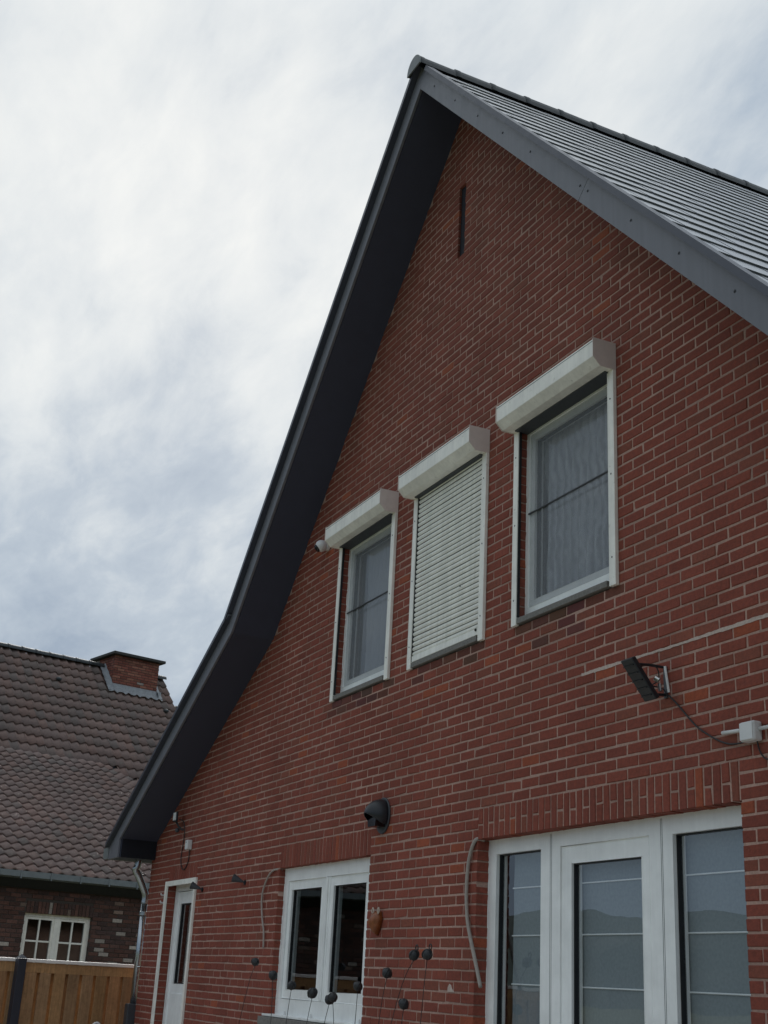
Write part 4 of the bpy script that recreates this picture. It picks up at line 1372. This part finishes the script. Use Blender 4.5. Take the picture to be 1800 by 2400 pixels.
for c in range(ncol0, 0):
    u = UV + TWn*(c+0.5)
    ko = kink(u)
    # upper slope, counted from the ridge
    d = (N(u, KO-1, zup(KO-1))-N(u, RO, RZn)).normalized()
    Ls = math.hypot(RO-ko, RZn-zup(ko))
    nv = NA.cross(d) if NA.cross(d).z > 0 else d.cross(NA)
    yd = nv.cross(d)
    i = 0
    while True:
        sb = 0.03+TEn*(i+1)
        if sb > Ls+TEn*0.25: break
        i += 1
        P_ = N(u, RO, RZn)+d*sb
        oo = RO-(sb/math.hypot(1, PUs))
        if CH[0]-0.08 < u < CH[1]+0.08 and oo > CH[2]+0.15: continue
        cand.append([P_, d, yd, nv])
    p0, p1 = N(u, ko, zup(ko)), N(u, 0, EZn)
    d2 = (p1-p0).normalized(); L2 = (p1-p0).length
    nv2 = NA.cross(d2) if NA.cross(d2).z > 0 else d2.cross(NA)
    yd2 = nv2.cross(d2)
    j = 0
    while j*TEn*0.90 < L2-0.05:
        P_ = p1 + nv2*0.02 - d2*(j*TEn*0.90)
        j += 1
        cand.append([P_, d2, yd2, nv2])
sc_ = []
for q in cand:
    P_, d_, y_, n_ = q
    pts = [P_-y_*TWn/2, P_+y_*TWn/2, P_+y_*TWn/2-d_*TEn, P_-y_*TWn/2-d_*TEn]
    s_ = size_on_picture(pts)
    pp = px(P_)
    # hidden behind the big gable: right of its rake
    if pp and s_ > 0:
        xr = 400 + (1700-pp[1])*0.55
        if pp[0] > xr: s_ = 0
    sc_.append((s_, random.random(), q))
sc_.sort(reverse=True, key=lambda a: (a[0], a[1]))
rest = MB(); cnt = 0
for s_, _, (P_, d_, y_, n_) in sc_:
    mt = Matrix(((d_.x, y_.x, n_.x, P_.x), (d_.y, y_.y, n_.y, P_.y), (d_.z, y_.z, n_.z, P_.z), (0, 0, 0, 1)))
    mt = mt @ Matrix.Rotation(random.gauss(0, 0.012), 4, 'Z') @ Matrix.Rotation(random.gauss(0, 0.006), 4, 'Y')
    w = random.choices(range(6), [30, 22, 16, 12, 8, 12])[0]
    if s_ > 20 and cnt < 300:
        shared('pantile', PTM[w], mt, NR_); cnt += 1
    else:
        rest.add([mt @ Vector(q) for q in PT[w].v], PT[w].f, tones[w])
finish('pantiling', rest, 'pantile', NR_, kind='stuff', smooth=True)
# ridge caps and verge
m = MB()
vs, fs = [], []
n = 8
for (y, sc) in ((0, 1.08), (0.05, 1.08), (0.055, 1.0), (0.42, 0.95)):
    for i in range(n+1):
        a_ = -1.7+3.4*i/n
        vs.append((0.105*sc*math.sin(a_), y, 0.10*sc*math.cos(a_)))
for j in range(3):
    fs += [(j*(n+1)+i, j*(n+1)+i+1, (j+1)*(n+1)+i+1, (j+1)*(n+1)+i) for i in range(n)]
m.add(vs, fs)
rcm = m.mesh('ridge_cap'); rcm.materials.append(MATS['ridge_clay']); rcm.polygons.foreach_set('use_smooth', [True]*len(rcm.polygons))
u = UV-0.36
while u > UL:
    if not (CH[0]-0.3 < u < CH[1]-0.05):
        P_ = N(u, RO, RZn-0.01)
        mt = Matrix(((NN.x, NA.x, 0, P_.x), (NN.y, NA.y, 0, P_.y), (0, 0, 1, P_.z), (0, 0, 0, 1)))
        shared('ridge_cap', rcm, mt, NR_)
    u -= 0.375
# gutter
m = MB()
gpr = [(-0.02, 3.215), (0.0, 3.215), (0.0, 3.12), (0.03, 3.10), (0.16, 3.10), (0.16, 3.09), (0.02, 3.09), (-0.02, 3.115)]
m.prism(gpr, 0.0, UR-UL, lambda o, y, z: N(UL+y, o, z))
NG = finish('gutter', m, 'gutter_metal', NB)
u = -1.05
while u < 1.7:
    m = MB(); m.box(u-0.012, u+0.012, 0, 1, 0, 1, lambda a_, y, z: N(a_, -0.028+0.03*y, 3.085+0.135*z))
    finish('gutter_bracket', m, 'gutter_metal', NG)
    u += 0.565
m = MB(); m.box(UL, UR, 0, 1, 0, 1, lambda a_, y, z: N(a_, 0.17+0.18*y, 3.11+0.1*z))
finish('eaves_board', m, 'roof_deck', NB)
# chimney
m = MB()
cz0, cz1 = 8.3, 9.40
m.box(CH[0]+0.008, CH[1]-0.008, CH[2]+0.008, CH[3]-0.008, cz0, cz1, N)
CHM = finish('chimney', m, 'old_mortar', NB)
def chim_tone():
    r = random.random(); v = random.uniform(0.75, 1.25)
    c = (0.42, 0.36, 0.32) if r < 0.05 else ((0.27, 0.12, 0.085) if r < 0.3 else (0.215, 0.078, 0.058))
    return tuple(q*v for q in c)
cb = []; cl = []
for k in range(16):
    z0 = cz1-0.067*(k+1)+0.006; z1 = cz1-0.067*k-0.006
    u = CH[0] + (0.1 if k % 2 else 0) - 0.2
    while u < CH[1]:
        a, b = max(u+0.005, CH[0]), min(u+0.195, CH[1])
        if b-a > 0.03: cb.append((a, b, z0, z1, 0.0, chim_tone()))
        u += 0.2
    o = CH[2]+0.01 + (0.0 if k % 2 else 0.1) - 0.2
    while o < CH[3]:
        a, b = max(o+0.005, CH[2]+0.1), min(o+0.195, CH[3])
        if b-a > 0.03: cl.append((a, b, z0, z1, 0.0, chim_tone()))
        o += 0.2
lay_bricks(cb, 'old_brick', CHM, xf=lambda u_, y, z: N(u_, CH[2]+y, z), limit=150, yb=0.09)
lay_bricks(cl, 'old_brick', CHM, xf=lambda o_, y, z: N(CH[0]+y, o_, z), limit=60, yb=0.09)
m = MB(); m.box(CH[0]-0.11, CH[1]+0.12, CH[2]-0.12, CH[3]+0.12, cz1+0.001, cz1+0.075, N)
finish('chimney_cap', m, 'concrete_cap', CHM, bevel=0.012)
m = MB()
nseg = 40
for i in range(nseg+1):
    u = CH[0]-0.14+(CH[1]-CH[0]+0.28)*i/nseg
    w = 0.02*math.cos(2*math.pi*(u-UV)/TWn)
    o_top, o_bot = CH[2]-0.002, CH[2]-0.15+0.012*math.sin(i*1.9)
    m.v += [tuple(N(u, CH[2]-0.001, zup(CH[2])+0.13)), tuple(N(u, o_top-0.02, zup(o_top-0.02)+0.06+w)), tuple(N(u, o_bot, zup(o_bot)+0.055+w))]
    m.c += [(1, 1, 1)]*3
for i in range(nseg):
    for k in range(2):
        m.f.append((3*i+k, 3*i+3+k, 3*i+4+k, 3*i+1+k))
finish('lead_flashing', m, 'lead', CHM, smooth=True)
for (u0, u1) in ((CH[0]-0.15, CH[0]-0.001), (CH[1]+0.001, CH[1]+0.14)):
    m = MB()
    for i in range(13):
        o = CH[2]-0.12+(RO-CH[2]+0.1)*i/12
        inner = u1 if u1 <= CH[0] else u0
        outer = u0 if u1 <= CH[0] else u1
        m.v += [tuple(N(inner, o, zup(o)+0.15+0.015*math.sin(i*2))), tuple(N(inner+(outer-inner)*0.15, o, zup(o)+0.07)), tuple(N(outer, o, zup(o)+0.055+0.01*math.sin(i*2.3)))]
        m.c += [(1, 1, 1)]*3
    for i in range(12):
        for k in range(2):
            m.f.append((3*i+k, 3*i+3+k, 3*i+4+k, 3*i+1+k))
    finish('lead_flashing', m, 'lead', CHM, smooth=True)
# one dark vent tile low on the slope near the ridge, and the lower rear wing beyond the verge
for (u, sdn) in ((2.62, 1.05), (5.55, 1.55)):
    d = (N(u, KO, KZn)-N(u, RO, RZn)).normalized()
    P_ = N(u, RO, RZn)+d*sdn
    m = MB(); m.ball((P_.x, P_.y, P_.z+0.06), 0.075, 10, 7, (1, 1, 0.7))
    finish('vent_tile', m, 'pantile' if False else 'ridge_clay', NR_, smooth=True)
m = MB()
m.prism([(RO-3.2, 4.6), (RO, 8.42), (RO+3.2, 4.6)], 0.0, 6.0, lambda o, y, z: N(UV+0.05+y, o, z))
finish('rear_wing_roof', m, 'ridge_clay', NB)
for i in range(8):
    P_ = N(UV+0.1+0.375*i, RO, 8.40)
    mt = Matrix(((NN.x, NA.x, 0, P_.x), (NN.y, NA.y, 0, P_.y), (0, 0, 1, P_.z), (0, 0, 0, 1)))
    shared('ridge_cap', rcm, mt, NR_)

# ================================================================== timber fence
FP = Vector((-15.36, 0.0, 0))
def F(u, y, z):                     # y away from the camera
    return FP + NA*u - NN*y + Vector((0, 0, z))
FE = thing('wooden_fence', 'brown upright board fence with pale metal capping by the downpipe', 'fence', F(-2, 0, 0))
def wood():
    v = random.uniform(0.85, 1.18)
    c = random.choice([(0.44, 0.25, 0.115), (0.40, 0.23, 0.115), (0.42, 0.222, 0.105), (0.37, 0.22, 0.115)])
    return tuple(q*v for q in c)
u = 0.045
i = 0
while u > -5.2:
    m = MB(); m.box(u-0.135, u-0.002, 0.0, 0.020, 0.04, 1.6145, F, wood())
    finish('board', m, 'fence_wood', FE, bevel=0.003)
    m = MB(); m.box(u-0.205, u-0.105, 0.075, 0.093, 0.04, 1.70, F, wood())
    finish('board', m, 'fence_wood', FE, bevel=0.003)
    u -= 0.1735
m = MB(); m.box(-5.2, 0.05, 0.001, 0.0745, 1.6152, 1.7185, F, wood())
finish('rail', m, 'fence_wood', FE, bevel=0.002)
m = MB(); m.box(-5.2, 0.05, 0.0205, 0.0745, 0.2, 0.3, F, wood())
finish('rail', m, 'fence_wood', FE, bevel=0.002)
m = MB(); m.box(-5.2, 0.055, -0.022, 0.098, 1.7205, 1.757, F)
finish('cap_rail', m, 'fence_cap_metal', FE, bevel=0.006)
for u in (-1.41, -3.3, -5.2):
    m = MB()
    m.box(u-0.047, u+0.047, -0.123, -0.03, 0.0, 1.755, F)
    po = finish('post', m, 'fence_post_metal', FE, bevel=0.004)
    m = MB()
    v = [F(u-0.052, -0.128, 1.756), F(u+0.052, -0.128, 1.756), F(u+0.052, -0.025, 1.756), F(u-0.052, -0.025, 1.756), F(u, -0.077, 1.802)]
    m.add(v, [(0, 1, 2, 3), (0, 1, 4), (1, 2, 4), (2, 3, 4), (3, 0, 4)])
    finish('post_cap', m, 'fence_post_metal', po)
# small pale curved handle just showing in front of the fence
m = MB(); m.tube(smooth_path([(-14.7, -0.55, 0.9), (-14.7, -0.55, 1.08), (-14.7, -0.535, 1.125), (-14.7, -0.50, 1.14), (-14.7, -0.47, 1.125)]), 0.012, 8)
finish('cane_handle', m, 'white_plastic', smooth=True, label='pale curved handle in front of the wooden fence', cat='handle')
